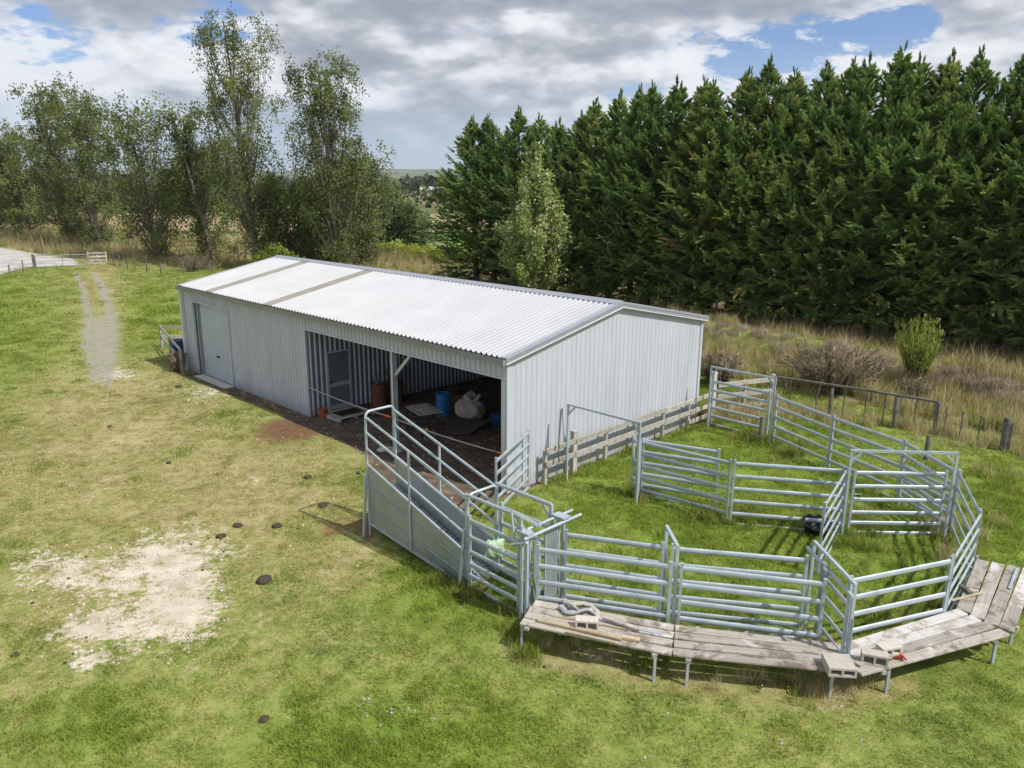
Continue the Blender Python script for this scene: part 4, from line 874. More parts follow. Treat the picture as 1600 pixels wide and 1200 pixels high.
for z in (.3, .55, .8, .98): mb = MB(); mb.tube([K2-t.location+Vector((0, 0, z)), Vector((0, 0, z)), K4-t.location+Vector((0, 0, z))], .006, 5); mb.build('wire', 'wire', t)
# odd posts in the rear ring
for x, y, xt, lab in ((1188, 690, 640, 'short round post inside the far gateway'), (1446, 722, 690, 'short dark post standing behind the rear ring panel')):
    g = G(x, y); mb = MB(); mb.tube([(0, 0, -.05), (0, 0, .82), (0, 0, .84)], .075, 12, taper=[1.03, 1, .9]); tag(mb.build('short_post', 'fence_timber_dark', None, g), lab, 'post')
tag(beam_obj('ground_log', G(1200, 668, .05)+Vector((.3, 0, 0)), G(1296, 712, .05)+Vector((.25, .2, 0)), .12, .12, 'fence_timber', None), 'grey log lying along the foot of the rear panels', 'log')
q = F(19.9, 2.05); tag(beam_obj('leaning_stake', q+Vector((.12, -.12, 0)), F(19.80, 2.15, 1.95), .07, .02, 'fence_timber_dark', None), 'tall dark stake leaning against the gable wall', 'stake')
# small pen at the far end of the shed
E0 = g2(250, 509, 1.15); E1 = Lc(-.3, .3); E2 = Lc(-.25, 3.8)
pA = E0; pB = g2(281, 545, 1.1); pC = pA+(Lc(-.1, 4.6)-pA)*.98
fence('pen_fence', 'small timber pen fence at the blind end of the shed', None, [(pA, 1.2, (.1, .1)), (pA.lerp(pB, .5), 1.1, (.1, .1)), (pB, 1.1, (.1, .1)), (pA.lerp(pC, .55), 1.1, (.1, .1))],
      [(pA+Vector((0, 0, z)), pB+Vector((0, 0, z)), .03, .15) for z in (1.08, .62)]+[(pA+Vector((0, 0, z)), pC+Vector((0, 0, z)), .03, .15) for z in (1.1, .62)])
DRM = tuple(loc(G(281, 563)))[:2]; t = drum('blue_drum', 'dark blue drum tucked behind the white downpipe', 'drum', *DRM, .33, .95, 'navy_plastic')
# farm gate and boards on the road
ga, gb = G(57, 420), G(140, 417)
t = empty('farm_gate', 'long pipe farm gate across the gravel road', 'gate', ga, math.atan2(gb.y-ga.y, gb.x-ga.x)); l = (gb-ga).length
for z in (1.2, .18): mb = MB(); mb.tube([(0, 0, z), (l, 0, z)], .035, 8); mb.build('rail', 'galvanised_sheet', t)
for z in (.45, .7, .95): mb = MB(); mb.tube([(0, 0, z), (l, 0, z)], .010, 6); mb.build('wire', 'wire', t)
for x in (0, l/2, l): mb = MB(); mb.tube([(x, 0, .18), (x, 0, 1.2)], .03, 8); mb.build('stile', 'galvanised_sheet', t)
mb = MB(); mb.tube([(-.15, 0, -.1), (-.15, 0, 1.35)], .12, 10); mb.build('gate_post', 'fence_timber_dark', t)
ba, bb = G(139, 414), G(167, 413)
fence('board_fence', 'short bleached board fence joining the farm gate', None, [(ba, 1.3, (.14, .14)), (ba.lerp(bb, .5), 1.25, (.12, .12)), (bb, 1.25, (.12, .12))], [(ba+Vector((0, -.1, z)), bb+Vector((0, -.1, z)), .04, .18) for z in (1.15, .8, .45, .15)])
def postwire(name, label, pts, n, h, zs=(.4, .7, 1.0), r=.05, m='fence_timber_dark', cat='fence', grp=None):
    t = empty(name, label, cat, pts[0], 0, grp); Ls = [(b-a).length for a, b in zip(pts, pts[1:])]; T = sum(Ls)
    def at(s):
        for (a, b), l in zip(zip(pts, pts[1:]), Ls):
            if s <= l: return a.lerp(b, s/l)
            s -= l
        return pts[-1]
    for i in range(n):
        q = at(T*i/(n-1)*.999)-pts[0]; mb = MB(); mb.tube([(q.x, q.y, -.05), (q.x, q.y, h*random.uniform(.92, 1.06))], r, 7); mb.build('post', m, t)
    for z in zs: mb = MB(); mb.tube([p-pts[0]+Vector((0, 0, z)) for p in pts], .008, 4); mb.build('wire', 'wire', t)
    return t
postwire('paddock_fence', 'wire paddock fence leading from the road to the farm gate', [G(-150, 500), G(-20, 448), G(14, 434), G(57, 421)], 10, 1.15)
postwire('paddock_fence', 'wire fence through the dry grass under the poplars', [G(167, 412), G(215, 425), G(260, 431), G(330, 428)], 9, 1.15)
postwire('paddock_fence', 'wire fence of close battens at the foot of the tall hedge', [G(1000, 487), G(1200, 513), G(1400, 540), G(1640, 572)], 26, 1.15, r=.05)
postwire('batten_fence', 'pale close battened fence behind the lime green hedge', [G(628, 393), G(655, 388), G(700, 388)], 26, 1.3, r=.05, m='fence_timber')
postwire('paddock_fence', 'distant fence along the edge of the green pasture', [G(640, 352), G(700, 352)], 12, 1.3, r=.06)
# dung pats and stones on the lawn
PATS = [(433, 828, .15), (413, 914, .2), (372, 826, .14), (346, 843, .14),  (264, 728, .10), (481, 750, .14), (505, 795, .17), (172, 670, .10),  (413, 1132, .10), (25, 1030, .10), (280, 608, .16),  (560, 744, .1)]
for i, (x, y, r) in enumerate(PATS):
    g = G(x, y); g.z = float(gh(g.x, g.y)); o_ = blob('dung_pat', 'dung', r*.72, r*.62, r*.3, i+3, g-Vector((0, 0, .012)), i*1.3, 18, 8, .3)
    tag(o_, 'dark dried dung pat on the worn lawn', 'dung pat', 'dung pats scattered over the lawn')
for i, (x, y, r, lab) in enumerate([(247, 711, .07, 'small white stone on the worn tan grass'), (600, 705, .2, 'large pale flat stone at the foot of the shed post'), (395, 752, .12, 'flat pale stone on the lawn above the dung pats')]):
    g = G(x, y); tag(blob('stone', 'concrete_pale', r, r*.8, r*.3, 40+i, g, .4, 18, 10, .25), lab, 'stone')
# ================================================================ trees and shrubs
def limb_mesh(mb, p, q, r0, r1, n=6, bend=None, seg=4):
    p = Vector(p); q = Vector(q); b = Vector(bend) if bend is not None else Vector((0, 0, 0))
    pts = [p.lerp(q, i/seg)+b*math.sin(math.pi*i/seg) for i in range(seg+1)]; mb.tube(pts, r0, n, taper=[1+(r1/r0-1)*i/seg for i in range(seg+1)]); return pts
def conifer(H, R, seed):
    r = np.random.default_rng(seed); cen, dr, ln, wd, ti = [], [], [], [], []
    def plume(c, ax, L_, W_, n, t0):
        ax = nrm(ax); side = nrm(np.cross(ax, [0, 0, 1])+r.normal(size=3)*.25); up = np.cross(side, ax)
        u = r.random(n); v = (r.random(n)*2-1); w_ = r.normal(size=n)*.35
        k = (1-u*.75)
        pos = c+ax*(u*L_)[:, None]+side*(v*W_*k)[:, None]+up*(w_*W_*.45*k-.10*W_*v*v)[:, None]
        d = ax*1.0+side*(v*.55)[:, None]+up*(w_*.4)[:, None]
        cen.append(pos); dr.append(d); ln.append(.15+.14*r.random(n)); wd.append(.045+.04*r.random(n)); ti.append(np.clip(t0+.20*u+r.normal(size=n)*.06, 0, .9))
    nb = int(20*H)
    for i in range(nb):
        t = ((i+r.random())/nb)**.92; z0 = .75+t*(H-1.3); az = r.random()*2*math.pi
        sh = min(1, .78+t*1.5)*(1 if t < .45 else max(.02, (1-t)/.55)**.95); Lb = R*sh*r.uniform(.72, 1.12)+.15
        el = math.radians(4+34*t+r.normal()*13); d0 = np.array([math.cos(az)*math.cos(el), math.sin(az)*math.cos(el), math.sin(el)])
        lean = np.array([.10, .03, 0]); t0 = r.uniform(.08, .55)
        ns = max(2, int(Lb*2.6))
        rare = r.random()
        for j in range(ns):
            s = (.30+.70*(j+r.random()*.6)/ns); up_ = np.array([0, 0, .55*s*s*Lb*.35]); pos = np.array([0, 0, z0])+d0*Lb*s+up_
            side = np.cross(d0, [0, 0, 1]); sgn = (-1)**j
            ax = d0+np.array([0, 0, r.uniform(-.45, .45)])+side*sgn*r.uniform(.2, 1.1)*(1.1-s*.6)+lean+r.normal(size=3)*.22
            tt = t0+.16*s*s
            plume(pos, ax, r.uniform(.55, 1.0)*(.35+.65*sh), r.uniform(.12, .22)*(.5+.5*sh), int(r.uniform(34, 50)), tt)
            if rare > .988 and s > .7: ti[-1] = np.full_like(ti[-1], r.choice([.95, .96, .985, 1.0]))
        plume(np.array([0, 0, z0])+d0*Lb*.95+np.array([0, 0, .2*Lb*.55]), d0+np.array([0, 0, .5])+lean*2, .8*(.3+.7*sh), .2, 34, t0+.2)
    for q in range(3):
      ox, oy, dz = (0, 0, 0) if q == 0 else (r.normal()*.8, r.normal()*.8, r.uniform(1.0, 3.0))
      for j in range(26):
        z = H-dz-3.0+3.0*j/25; az = r.random()*6.28; k = (1-j/27)
        plume(np.array([ox+math.cos(az)*.1, oy+math.sin(az)*.1, z]), np.array([math.cos(az)*k*1.0, math.sin(az)*k*1.0, 1.0-.35*k]), .22+.55*k, .07+.10*k, 30, r.uniform(.2, .5))
    return leaves(np.concatenate(cen), np.concatenate(dr), np.concatenate(ln), np.concatenate(wd)), np.concatenate(ti)
HV = []
for k in range(5):
    H = (13.2, 13.9, 12.6, 14.2, 13.4)[k]; t = empty('hedge_conifer', 'x', 'tree')
    Pq, ti = conifer(H, (3.1, 3.3, 3.0, 3.2, 3.4)[k], 100+k)
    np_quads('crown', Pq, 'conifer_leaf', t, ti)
    mb = MB(); limb_mesh(mb, (0, 0, -.3), (0, 0, H*.95), .24, .03, 8, (.1, .05, 0), 8)
    for q in range(26):
        z = .8+q*.45; az = q*2.4; l = 1.9*(1-z/H); mb.tube([(0, 0, z), (math.cos(az)*l, math.sin(az)*l, z+l*.25)], .04, 5, taper=[1, .4])
    mb.build('trunk', 'bark_dark', t); HV.append((t, H))
HEDGE = [(748, 449, 186), (770, 452, 182), (803, 458, 172), (838, 463, 182), (868, 467, 190), (897, 470, 178), (925, 473, 160), (953, 477, 146), (984, 481, 138), (1014, 485, 133), (1045, 488, 128), (1076, 492, 124), (1108, 496, 132), (1140, 500, 113), (1178, 505, 95), (1212, 510, 112), (1246, 514, 104), (1282, 518, 98), (1318, 523, 90), (1354, 527, 78), (1392, 532, 92), (1432, 536, 88), (1472, 541, 82), (1512, 546, 72), (1552, 551, 84), (1592, 556, 92), (1640, 562, 90), (1700, 570, 80), (1770, 578, 70), (1850, 588, 60), (1960, 600, 50)]
PL = ['at the far end of the hedge, nearest the distant hills', 'second in from the far end of the hedge']
def proj(p):
    d = p-Vector((0, 0, CAM_H)); z = d.dot(FW); return 800+F_PX*d.dot(RT)/z, 600-F_PX*d.dot(UP)/z
used = set()
for i, (x, y, ty) in enumerate(HEDGE):
    v = (i*3+i//5) % 5; src, H0 = HV[v]; g = G(x, y)
    # height that carries the tip to where the photo shows it
    h = next(z for z in np.arange(3, 30, .05) if proj(g+Vector((0, 0, float(z))))[1] <= ty)
    if v in used: o_ = copy_tree(src)
    else: o_ = src; used.add(v)
    back = random.uniform(-.35, .35); o_.location = g+Vector((.67, .74, 0))*back; o_.rotation_euler = (random.uniform(-.03, .03), random.uniform(-.02, .05), random.uniform(0, 6.28))
    s = h/H0; o_.scale = (random.uniform(.98, 1.15), random.uniform(.98, 1.15), s)
    if i == 0: o_.scale = (1.12, 1.12, s)
    lab = 'tall dark green conifer in the clipped windbreak hedge'
    if i == 0: lab = 'dark green conifer ending the windbreak hedge towards the distant hills'
    tag(o_, lab, 'tree', 'dark conifers of the windbreak hedge' if i else None)
    if i == 0 and 'group' in o_: del o_['group']
# poplars
def poplar(name, label, base, H, W, seed, dense=.5, lean=(0, 0), m='poplar_leaf', n_limb=17, leaf=.24, ntw=11, per=13, low=.07, group='poplars along the drive', skirt=1.0, tint=(.15, .75)):
    r = np.random.default_rng(seed); t = empty(name, label, 'tree', base, 0, group); cen, dr, ti = [], [], []; mb = MB(); top = Vector((lean[0], lean[1], H))
    limb_mesh(mb, (0, 0, -.2), top*.9, .014*H+.05, .03, 8, (r.normal()*.2, r.normal()*.2, 0), 8)
    def cluster(c, n, sp_, tt, d=None):
        cen.append(c+r.normal(size=(n, 3))*sp_*np.array([1, 1, 1.15])); dr.append(r.normal(size=(n, 3))+np.array([0, 0, .3])); ti.append(np.clip(tt+r.normal(size=n)*.14, 0, 1))
    for i in range(n_limb):
        u = (i+.5)/n_limb; z0 = H*(low+.62*u**1.1); az = i*2.4+r.normal()*.4; el = math.radians(50+22*u+r.normal()*6)
        Lb = H*(.36+.06*r.normal())*(1.15-.40*u); hx = min(W*.5*(1.15-.72*u)*r.uniform(.6, 1.15), Lb*.7)
        q0 = np.array(top)*(z0/H); q1 = q0+np.array([math.cos(az)*hx, math.sin(az)*hx, math.sqrt(max(Lb*Lb-hx*hx, 1))]); q1[2] = min(q1[2], H*(1.0-.42*(hx/(W*.5))**1.2))
        pts = limb_mesh(mb, q0, q1, .018*H*(.5-.3*u), .02, 5, (math.cos(az)*hx*.25, math.sin(az)*hx*.25, 0), 5)
        tl = r.uniform(*tint)
        for k in range(ntw):
            s = .12+.88*(k+r.random())/ntw; p_ = np.array(Vector(q0).lerp(Vector(q1), s)+Vector((math.cos(az)*hx*.25, math.sin(az)*hx*.25, 0))*math.sin(math.pi*s))
            a2 = r.random()*6.28; l2 = r.uniform(.3, 1.1)*(1.25-s)*W*.12; e = p_+np.array([math.cos(a2)*l2, math.sin(a2)*l2, l2*r.uniform(.5, 1.3)])
            mb.tube([p_, e], .02, 4, taper=[1, .4], cap=False)
            if r.random() < .86:
                for f in (.5, .85, 1.05): cluster(p_+(e-p_)*f, int(per*r.uniform(.5, 1.3)), .20+.10*r.random(), tl)
    # leafy skirt of suckers and low growth
    ns = int(70*dense*skirt)
    for k in range(ns):
        zz_ = H*r.uniform(.03, .44); rr_ = W*.5*r.random()**.6*(.55+.6*math.sin(min(1, zz_/(H*.5))*2.6)); a2 = r.random()*6.28
        c = np.array([math.cos(a2)*rr_, math.sin(a2)*rr_, zz_])+np.array(top)*(zz_/H); tl = r.uniform(*tint)
        for j in range(6): cluster(c+r.normal(size=3)*np.array([.4, .4, .6]), int(per*1.7), .28, tl)
        mb.tube([np.array(top)*max(.01, (zz_-rr_)/H), c], .03, 4, taper=[1, .4], cap=False)
    cen = np.concatenate(cen); n = len(cen); cen[:, 2] = np.maximum(cen[:, 2], .15)
    np_quads('crown', leaves(cen, np.concatenate(dr), leaf*(.7+.6*r.random(n)), leaf*.72*(.7+.6*r.random(n))), m, t, np.concatenate(ti))
    mb.build('trunk', 'bark', t); return t
poplar('poplar', 'tallest poplar, with bare twigs showing near its top', G(403, 422), 24.2, 7.0, 11, .95, (-1.6, 0), n_limb=14, ntw=11, per=16, skirt=1.5, leaf=.2)
poplar('poplar', 'tall upright poplar next along from the tallest one', G(530, 428), 20.4, 6.2, 12, .9, (-1.2, .5), n_limb=12, ntw=11, per=20, skirt=1.5, leaf=.2)
poplar('poplar', 'leaning slim poplar half hidden by the tallest one', G(335, 408), 17.0, 4.2, 13, .7, (-3.6, 0), n_limb=9, ntw=10, skirt=1.2)
poplar('poplar', 'open topped poplar standing past the farm gate boards', G(246, 407), 17.4, 8.5, 14, 1.1, (-1.8, 0), n_limb=10, ntw=9, per=11, skirt=1.3, leaf=.25)
poplar('poplar', 'poplar with a bushy dark skirt straight behind the board fence', G(156, 387), 19.5, 6.6, 15, 1.2, (-1.2, 0), n_limb=9, ntw=9, per=11, skirt=1.4, leaf=.27)
poplar('poplar', 'tall many stemmed poplar behind the farm gate', G(112, 380), 22.3, 7.6, 16, 1.2, (-2, 0), n_limb=12, ntw=9, per=11, skirt=1.3, leaf=.28)
poplar('poplar', 'rounded poplar beside the bend of the gravel road', G(46, 368), 17.5, 8, 17, 1.2, (-1, 0), n_limb=11, ntw=9, per=11, leaf=.3, skirt=1.4)
poplar('poplar', 'outermost poplar by the bend of the gravel road', G(-6, 364), 16, 8, 18, 1.2, (-1, 0), n_limb=11, ntw=9, per=11, leaf=.3, skirt=1.4)
poplar('small_poplar', 'low bushy poplar growing between the two tallest ones', G(470, 420), 8.6, 8.0, 19, 1.2, (0, 0), n_limb=12, ntw=8, skirt=1.6)
poplar('small_poplar', 'thin young poplar leaning out beyond the shed roof', G(573, 415), 12.2, 5.6, 20, .7, (.3, 0), n_limb=11, ntw=8, skirt=1.2)
# white poplar just behind the shed
def column_tree(name, label, base, H, W, seed, m, leaf, n, white=.25):
    r = np.random.default_rng(seed); t = empty(name, label, 'tree', base); cen, dr, ti = [], [], []; mb = MB(); limb_mesh(mb, (0, 0, -.2), (0, 0, H*.93), .12, .015, 7, (.1, 0, 0), 6)
    nb = 120
    for i in range(nb):
        u = r.random(); zb = H*.04+u*H*.62; az = r.random()*6.28; k = (.55+.9*math.sin(min(1, u*1.35)*2.2)) if u < .75 else 1-u*.4
        hx = W*.5*min(1, k)*r.uniform(.55, 1.0)*(1-.62*max(0, u-.45)/.55); Lz = H*.25*r.uniform(.55, 1.1); tip = np.array([math.cos(az)*hx, math.sin(az)*hx, min(zb+Lz, H*(.99-.30*hx/(W*.5)))])
        p0 = np.array([0, 0, zb]); mid_ = p0+(tip-p0)*.5+np.array([math.cos(az), math.sin(az), 0])*hx*.35
        mb.tube([p0, mid_, tip], .022, 4, taper=[1, .7, .3], cap=False); tl = r.uniform(.1, .6)
        k_ = int(n/nb); s = r.random(k_)**.7; q = (1-s)[:, None]**2*p0+2*((1-s)*s)[:, None]*mid_+s[:, None]**2*tip
        q = q+r.normal(size=(k_, 3))*np.array([.16, .16, .2]); cen.append(q); dr.append(r.normal(size=(k_, 3))); tt = np.clip(tl+r.normal(size=k_)*.12, 0, .72); wq = r.random(k_) < white*(.3+.7*r.random()); tt[wq] = .9; tt[r.random(k_) < .02] = 1; ti.append(tt)
    q = np.stack([r.normal(size=260)*.12, r.normal(size=260)*.12, H*(.8+.2*r.random(260))], 1); cen.append(q); dr.append(r.normal(size=(260, 3))); ti.append(r.uniform(.2, 1, 260))
    cen = np.concatenate(cen); nn = len(cen); np_quads('crown', leaves(cen, np.concatenate(dr), leaf*(.7+.6*r.random(nn)), leaf*.8*(.7+.6*r.random(nn))), m, t, np.concatenate(ti)); mb.build('trunk', 'bark', t); return t
column_tree('white_poplar', 'small pale silvery green poplar standing right behind the shed roof', G(838, 482), 10.6, 5.6, 31, 'white_poplar_leaf', .18, 21000, .14)
def bush(name, label, cat, base, lumps, n, leaf, m, seed, group=None, tint=(.1, .8), trunk=True, tm='bark_dark', parts=True, scale=1):
    r = np.random.default_rng(seed); t = empty(name, label, cat, base, 0, group); cen, ti = [], []; V_ = sum(l[3]*l[4]*l[5] for l in lumps)**1.0
    for l in lumps:
        c = np.array(l[:3]); R_ = np.array(l[3:6]); k = int(n*(l[3]*l[4]*l[5])/V_); u = nrm(r.normal(size=(k, 3)))
        # small clumps over the lump's surface
        nc = max(6, k//28); cc = nrm(r.normal(size=(nc, 3))); ct = r.uniform(*tint, nc); j = r.integers(0, nc, k)
        q = c+(cc[j]*(r.uniform(.55, 1.0, nc)[j])[:, None]+r.normal(size=(k, 3))*.16)*R_; cen.append(q); ti.append(np.clip(ct[j]+r.normal(size=k)*.1, 0, 1))
    cen = np.concatenate(cen); cen[:, 2] = np.maximum(cen[:, 2], .05); nn = len(cen)
    np_quads('crown', leaves(cen, r.normal(size=(nn, 3)), leaf*(.7+.6*r.random(nn)), leaf*.7*(.7+.6*r.random(nn))), m, t, np.concatenate(ti))
    if trunk:
        mb = MB(); zc = max(l[2] for l in lumps); limb_mesh(mb, (0, 0, -.1), (0, 0, zc), .06*zc**.8+.03, .03, 6)
        for l in lumps: limb_mesh(mb, (0, 0, zc*.25), l[:3], .03+.01*zc, .015, 5)
        mb.build('trunk', tm, t)
    return t
bush('willow', 'dark dense willow behind the leaning slim poplar', 'tree', G(315, 366), [(0, 0, 7, 5, 5, 4.5), (-4, 0, 5.5, 3.5, 3.5, 3.5), (4, 1, 6, 4, 4, 4), (1, 0, 10.5, 3.5, 3.5, 3)], 9000, .5, 'bush_leaf', 41)
bush('round_tree', 'grey green rounded tree above the lime green hedge', 'tree', G(604, 392), [(0, 0, 4.2, 3.4, 3, 3.2), (-3, 0, 3.2, 2.6, 2.4, 2.5), (2.8, 0, 3.4, 2.6, 2.4, 2.7), (.5, 0, 6.6, 2.0, 2, 1.8), (-1.6, -1, 2.2, 2.8, 2, 1.9)], 9000, .36, 'bush_leaf', 42, tint=(.3, 1))
bush('round_tree', 'smaller tree leaning over the pasture beside the rounded one', 'tree', G(652, 396), [(0, 0, 2.8, 1.7, 1.6, 1.8), (-1.0, 0, 4.2, 1.3, 1.3, 1.2), (.6, 0, 1.8, 1.5, 1.4, 1.2)], 3500, .3, 'bush_leaf', 43, tint=(.1, .7))
bush('round_tree', 'olive tree filling the gap behind the upright poplar', 'tree', G(556, 385), [(0, 0, 4.5, 4, 3.5, 3.8), (-4, 0, 4, 3.5, 3, 3.2), (3.5, 0, 3.6, 3, 3, 3)], 8000, .42, 'poplar_leaf', 44)
bush('light_bush', 'bright green bush just over the far roof corner', 'bush', G(436, 432), [(0, 0, 1.5, 1.3, 1.2, 1.4), (-1.5, 0, 1.1, 1.0, 1, 1.0), (1.3, 0, 1.0, 1.0, 1, .9)], 2600, .26, 'lime_leaf', 45, tint=(0, .5), trunk=False)
for i, (x, y, w_, ) in enumerate([(588, 401, 1.9), (619, 403, 1.5), (643, 405, 1.3), (664, 408, 1.6), (693, 413, 1.7), (716, 418, 1.5)]):
    bush('lime_shrub', 'clipped yellow green shrub in the low hedge behind the shed', 'shrub', G(x, y), [(0, 0, .75, w_*.85, 1.0, .85), (w_*.5, 0, .7, w_*.6, .9, .75), (-w_*.5, 0, .7, w_*.6, .9, .75)], 2600, .16, 'lime_leaf', 50+i, 'shrubs of the low clipped hedge', tint=(.2, 1) if i < 4 else (0, .6), trunk=False)
# broom on the bank
def broom(name, label, base, n, H, W, m, seed, tint=(.2, .9), stem='bark_dark', lean=0):
    r = np.random.default_rng(seed); t = empty(name, label, 'shrub', base); cen, dr, ti = [], [], []; mb = MB()
    for i in range(n):
        az = r.random()*6.28; o = r.random()**.5*W*.16; el = r.uniform(.15, 1)*W*.5; p0 = np.array([math.cos(az)*o, math.sin(az)*o, 0]); p1 = np.array([math.cos(az)*el+lean, math.sin(az)*el, H*r.uniform(.6, 1)*(1-.25*(el/W))])
        mb.tube([p0, p0*.6+p1*.4+np.array([0, 0, .12*H]), p1], .014, 4, taper=[1, .7, .3], cap=False); k = 34; s = r.uniform(.3, 1.02, k); tl = r.uniform(*tint)
        q = p0+(p1-p0)*s[:, None]+np.stack([np.zeros(k), np.zeros(k), .25*H*s*(1-s)], 1)+r.normal(size=(k, 3))*.05; cen.append(q); dr.append((p1-p0)*.8+r.normal(size=(k, 3))*.5); ti.append(np.clip(tl+r.normal(size=k)*.1, 0, 1))
    cen = np.concatenate(cen); nn = len(cen); np_quads('foliage', leaves(cen, np.concatenate(dr), .20*(.6+.8*r.random(nn)), .035*(.7+.6*r.random(nn))), m, t, np.concatenate(ti)); mb.build('stem', stem, t); return t
def GB(x, y, z=.0): g = G(x, y, z); return Vector((g.x, g.y, float(gh(g.x, g.y))))
broom('broom_shrub', 'bright green broom bush standing on the grass bank', GB(1432, 590, .6), 90, 2.9, 2.2, 'broom_leaf', 61)
broom('dead_shrub', 'grey brown dead shrub sprawling over the bank beside the batten fence', GB(1300, 595, .5), 300, 1.9, 4.4, 'dead_leaf', 62, (.2, .9))
broom('dead_shrub', 'wispy grey shrub under the bright green broom', GB(1428, 618, .3), 60, .9, 1.6, 'dead_leaf', 63, (.0, .7))
broom('dead_shrub', 'brown dry bush against the shed rear corner', GB(1122, 598, .2), 130, 1.4, 2.4, 'dead_leaf', 64, (.2, 1))
broom('dead_shrub', 'dry brown weed clump by the white downpipe', G(277, 582), 60, .95, .9, 'dead_leaf', 65, (.1, .8))
broom('dead_shrub', 'dark leggy shrub in the grass below the leaning poplar', G(300, 425), 90, 1.7, 3.4, 'dead_leaf', 66, (.0, .5))
# far woods
r = np.random.default_rng(77); cen, ti, sz = [], [], []
for i in range(420):
    y = r.uniform(185, 900)**1.0; x = r.uniform(-1.0, .75)*y*.9; 
    if y < 260 and -.16 < x/y < -.06: continue
    H = r.uniform(5, 11)*(1+y/900*.6); W = r.uniform(4, 10); k = 70
    u = nrm(r.normal(size=(k, 3)))*r.uniform(.5, 1, (k, 1)); cen.append(np.array([x, y, H*.5])+u*np.array([W, W*.6, H*.5])); ti.append(np.clip(r.uniform(.1, .8)+r.normal(size=k)*.1, 0, 1)); sz.append(np.full(k, .16*W+.6))
cen = np.concatenate(cen); cen[:, 2] = np.maximum(cen[:, 2], .2); sz = np.concatenate(sz)
ft = np_quads('far_woodland', leaves(cen, r.normal(size=(len(cen), 3)), sz*1.3, sz), 'far_leaf', None, np.concatenate(ti)); tag(ft, 'far off mass of trees and hedgerows across the plain', 'woodland', kind='stuff')
for i, (x, w_, y0, m_) in enumerate([(638, 7, 281, 0), (653, 6, 285, 0), (665, 5, 283, 0), (676, 5, 284, 0), (690, 7, 283, 0)]):
    b = Vector(((x-800)/F_PX*640, 640, 0)); bush('distant_tree', 'dark rounded tree far off below the hills', 'tree', b, [(0, 0, 7, 6, 5, 6.5), (2, 0, 10, 4, 4, 3.5)], 500, 1.5, 'far_leaf', 80+i, 'dark trees far off below the hills', tint=(0, .25), trunk=False)
mb = MB(); mb.box((0, 0, 2), (13, 8, 4)); mb.add([(-7, -4.6, 4), (7, -4.6, 4), (7, 4.6, 4), (-7, 4.6, 4), (-7, 0, 6), (7, 0, 6)], [(0, 1, 5, 4), (2, 3, 4, 5), (0, 4, 3), (1, 2, 5)]); b = mb.build('distant_barn', 'roof_sheet', None, Vector(((675-800)/F_PX*540, 540, 0))); tag(b, 'tiny white roofed barn far off on the plain', 'barn')
# ================================================================ grass
src = bpy.data.collections.new('grass_clumps')
def clump(name, m, n, R, h0, h1, w_, lean, seed, tint=None, curve=.4):
    r = np.random.default_rng(seed); a = r.random(n)*6.28; d = r.random(n)**.5*R; b = np.stack([np.cos(a)*d, np.sin(a)*d, np.zeros(n)-.005], 1)
    h = r.uniform(h0, h1, n); la = r.random(n)*6.28; l = r.random(n)*lean*h; o = np.stack([np.cos(la)*l, np.sin(la)*l, h], 1); sd = np.stack([-np.sin(la+r.normal(size=n)), np.cos(la), np.zeros(n)], 1)*(w_*r.uniform(.6, 1.3, n))[:, None]*.5
    mid_ = b+o*np.array([curve, curve, .62]); tip = b+o
    P = np.concatenate([np.stack([b-sd, b+sd, mid_+sd*.8, mid_-sd*.8], 1), np.stack([mid_-sd*.8, mid_+sd*.8, tip+sd*.12, tip-sd*.12], 1)])
    ob = np_quads(name, P, m, None, np.tile(np.clip(r.uniform(0, 1, n), 0, 1), 2)); C.objects.unlink(ob); src.objects.link(ob)
S_, L_, D_ = 'grass_blade', 'grass_blade_lush', 'grass_blade_dry'
clump('clump_a0', S_, 46, .19, .02, .05, .010, 1.1, 1); clump('clump_a1', S_, 46, .2, .025, .065, .010, 1.3, 2)
clump('clump_b0', D_, 40, .19, .015, .04, .010, 1.3, 3); clump('clump_b1', D_, 40, .19, .02, .05, .011, 1.4, 4)
clump('clump_c0', L_, 52, .2, .03, .08, .011, 1.3, 5); clump('clump_c1', L_, 52, .2, .04, .10, .011, 1.4, 6)
clump('clump_d0', 'dry_grass', 44, .22, .3, .75, .012, .55, 7); clump('clump_d1', 'dry_grass', 44, .26, .25, .6, .012, .8, 8)
clump('clump_e0', L_, 60, .2, .15, .36, .014, .9, 9); clump('clump_e1', S_, 60, .22, .15, .34, .014, 1.0, 10)
clump('clump_f0', 'cut_grass', 70, .3, .12, .34, .014, 1.9, 11, curve=.3)
KI = dict(S=(0, 1), D=(2, 3), Lu=(4, 5), T=(6, 7), W=(8, 9))
def cand(y0, y1, dens, seed, xl=-.86, xr=.86, margin=1.0):
    r = np.random.default_rng(seed); A = (y1-y0)*(xr-xl)*(y0+y1)/2; n = int(A*dens); y = np.sqrt(r.uniform(y0*y0, y1*y1, n)); x = (xl+(xr-xl)*r.random(n))*y; return x, y
xs, ys, ks, ss = [], [], [], []
rg = np.random.default_rng(5)
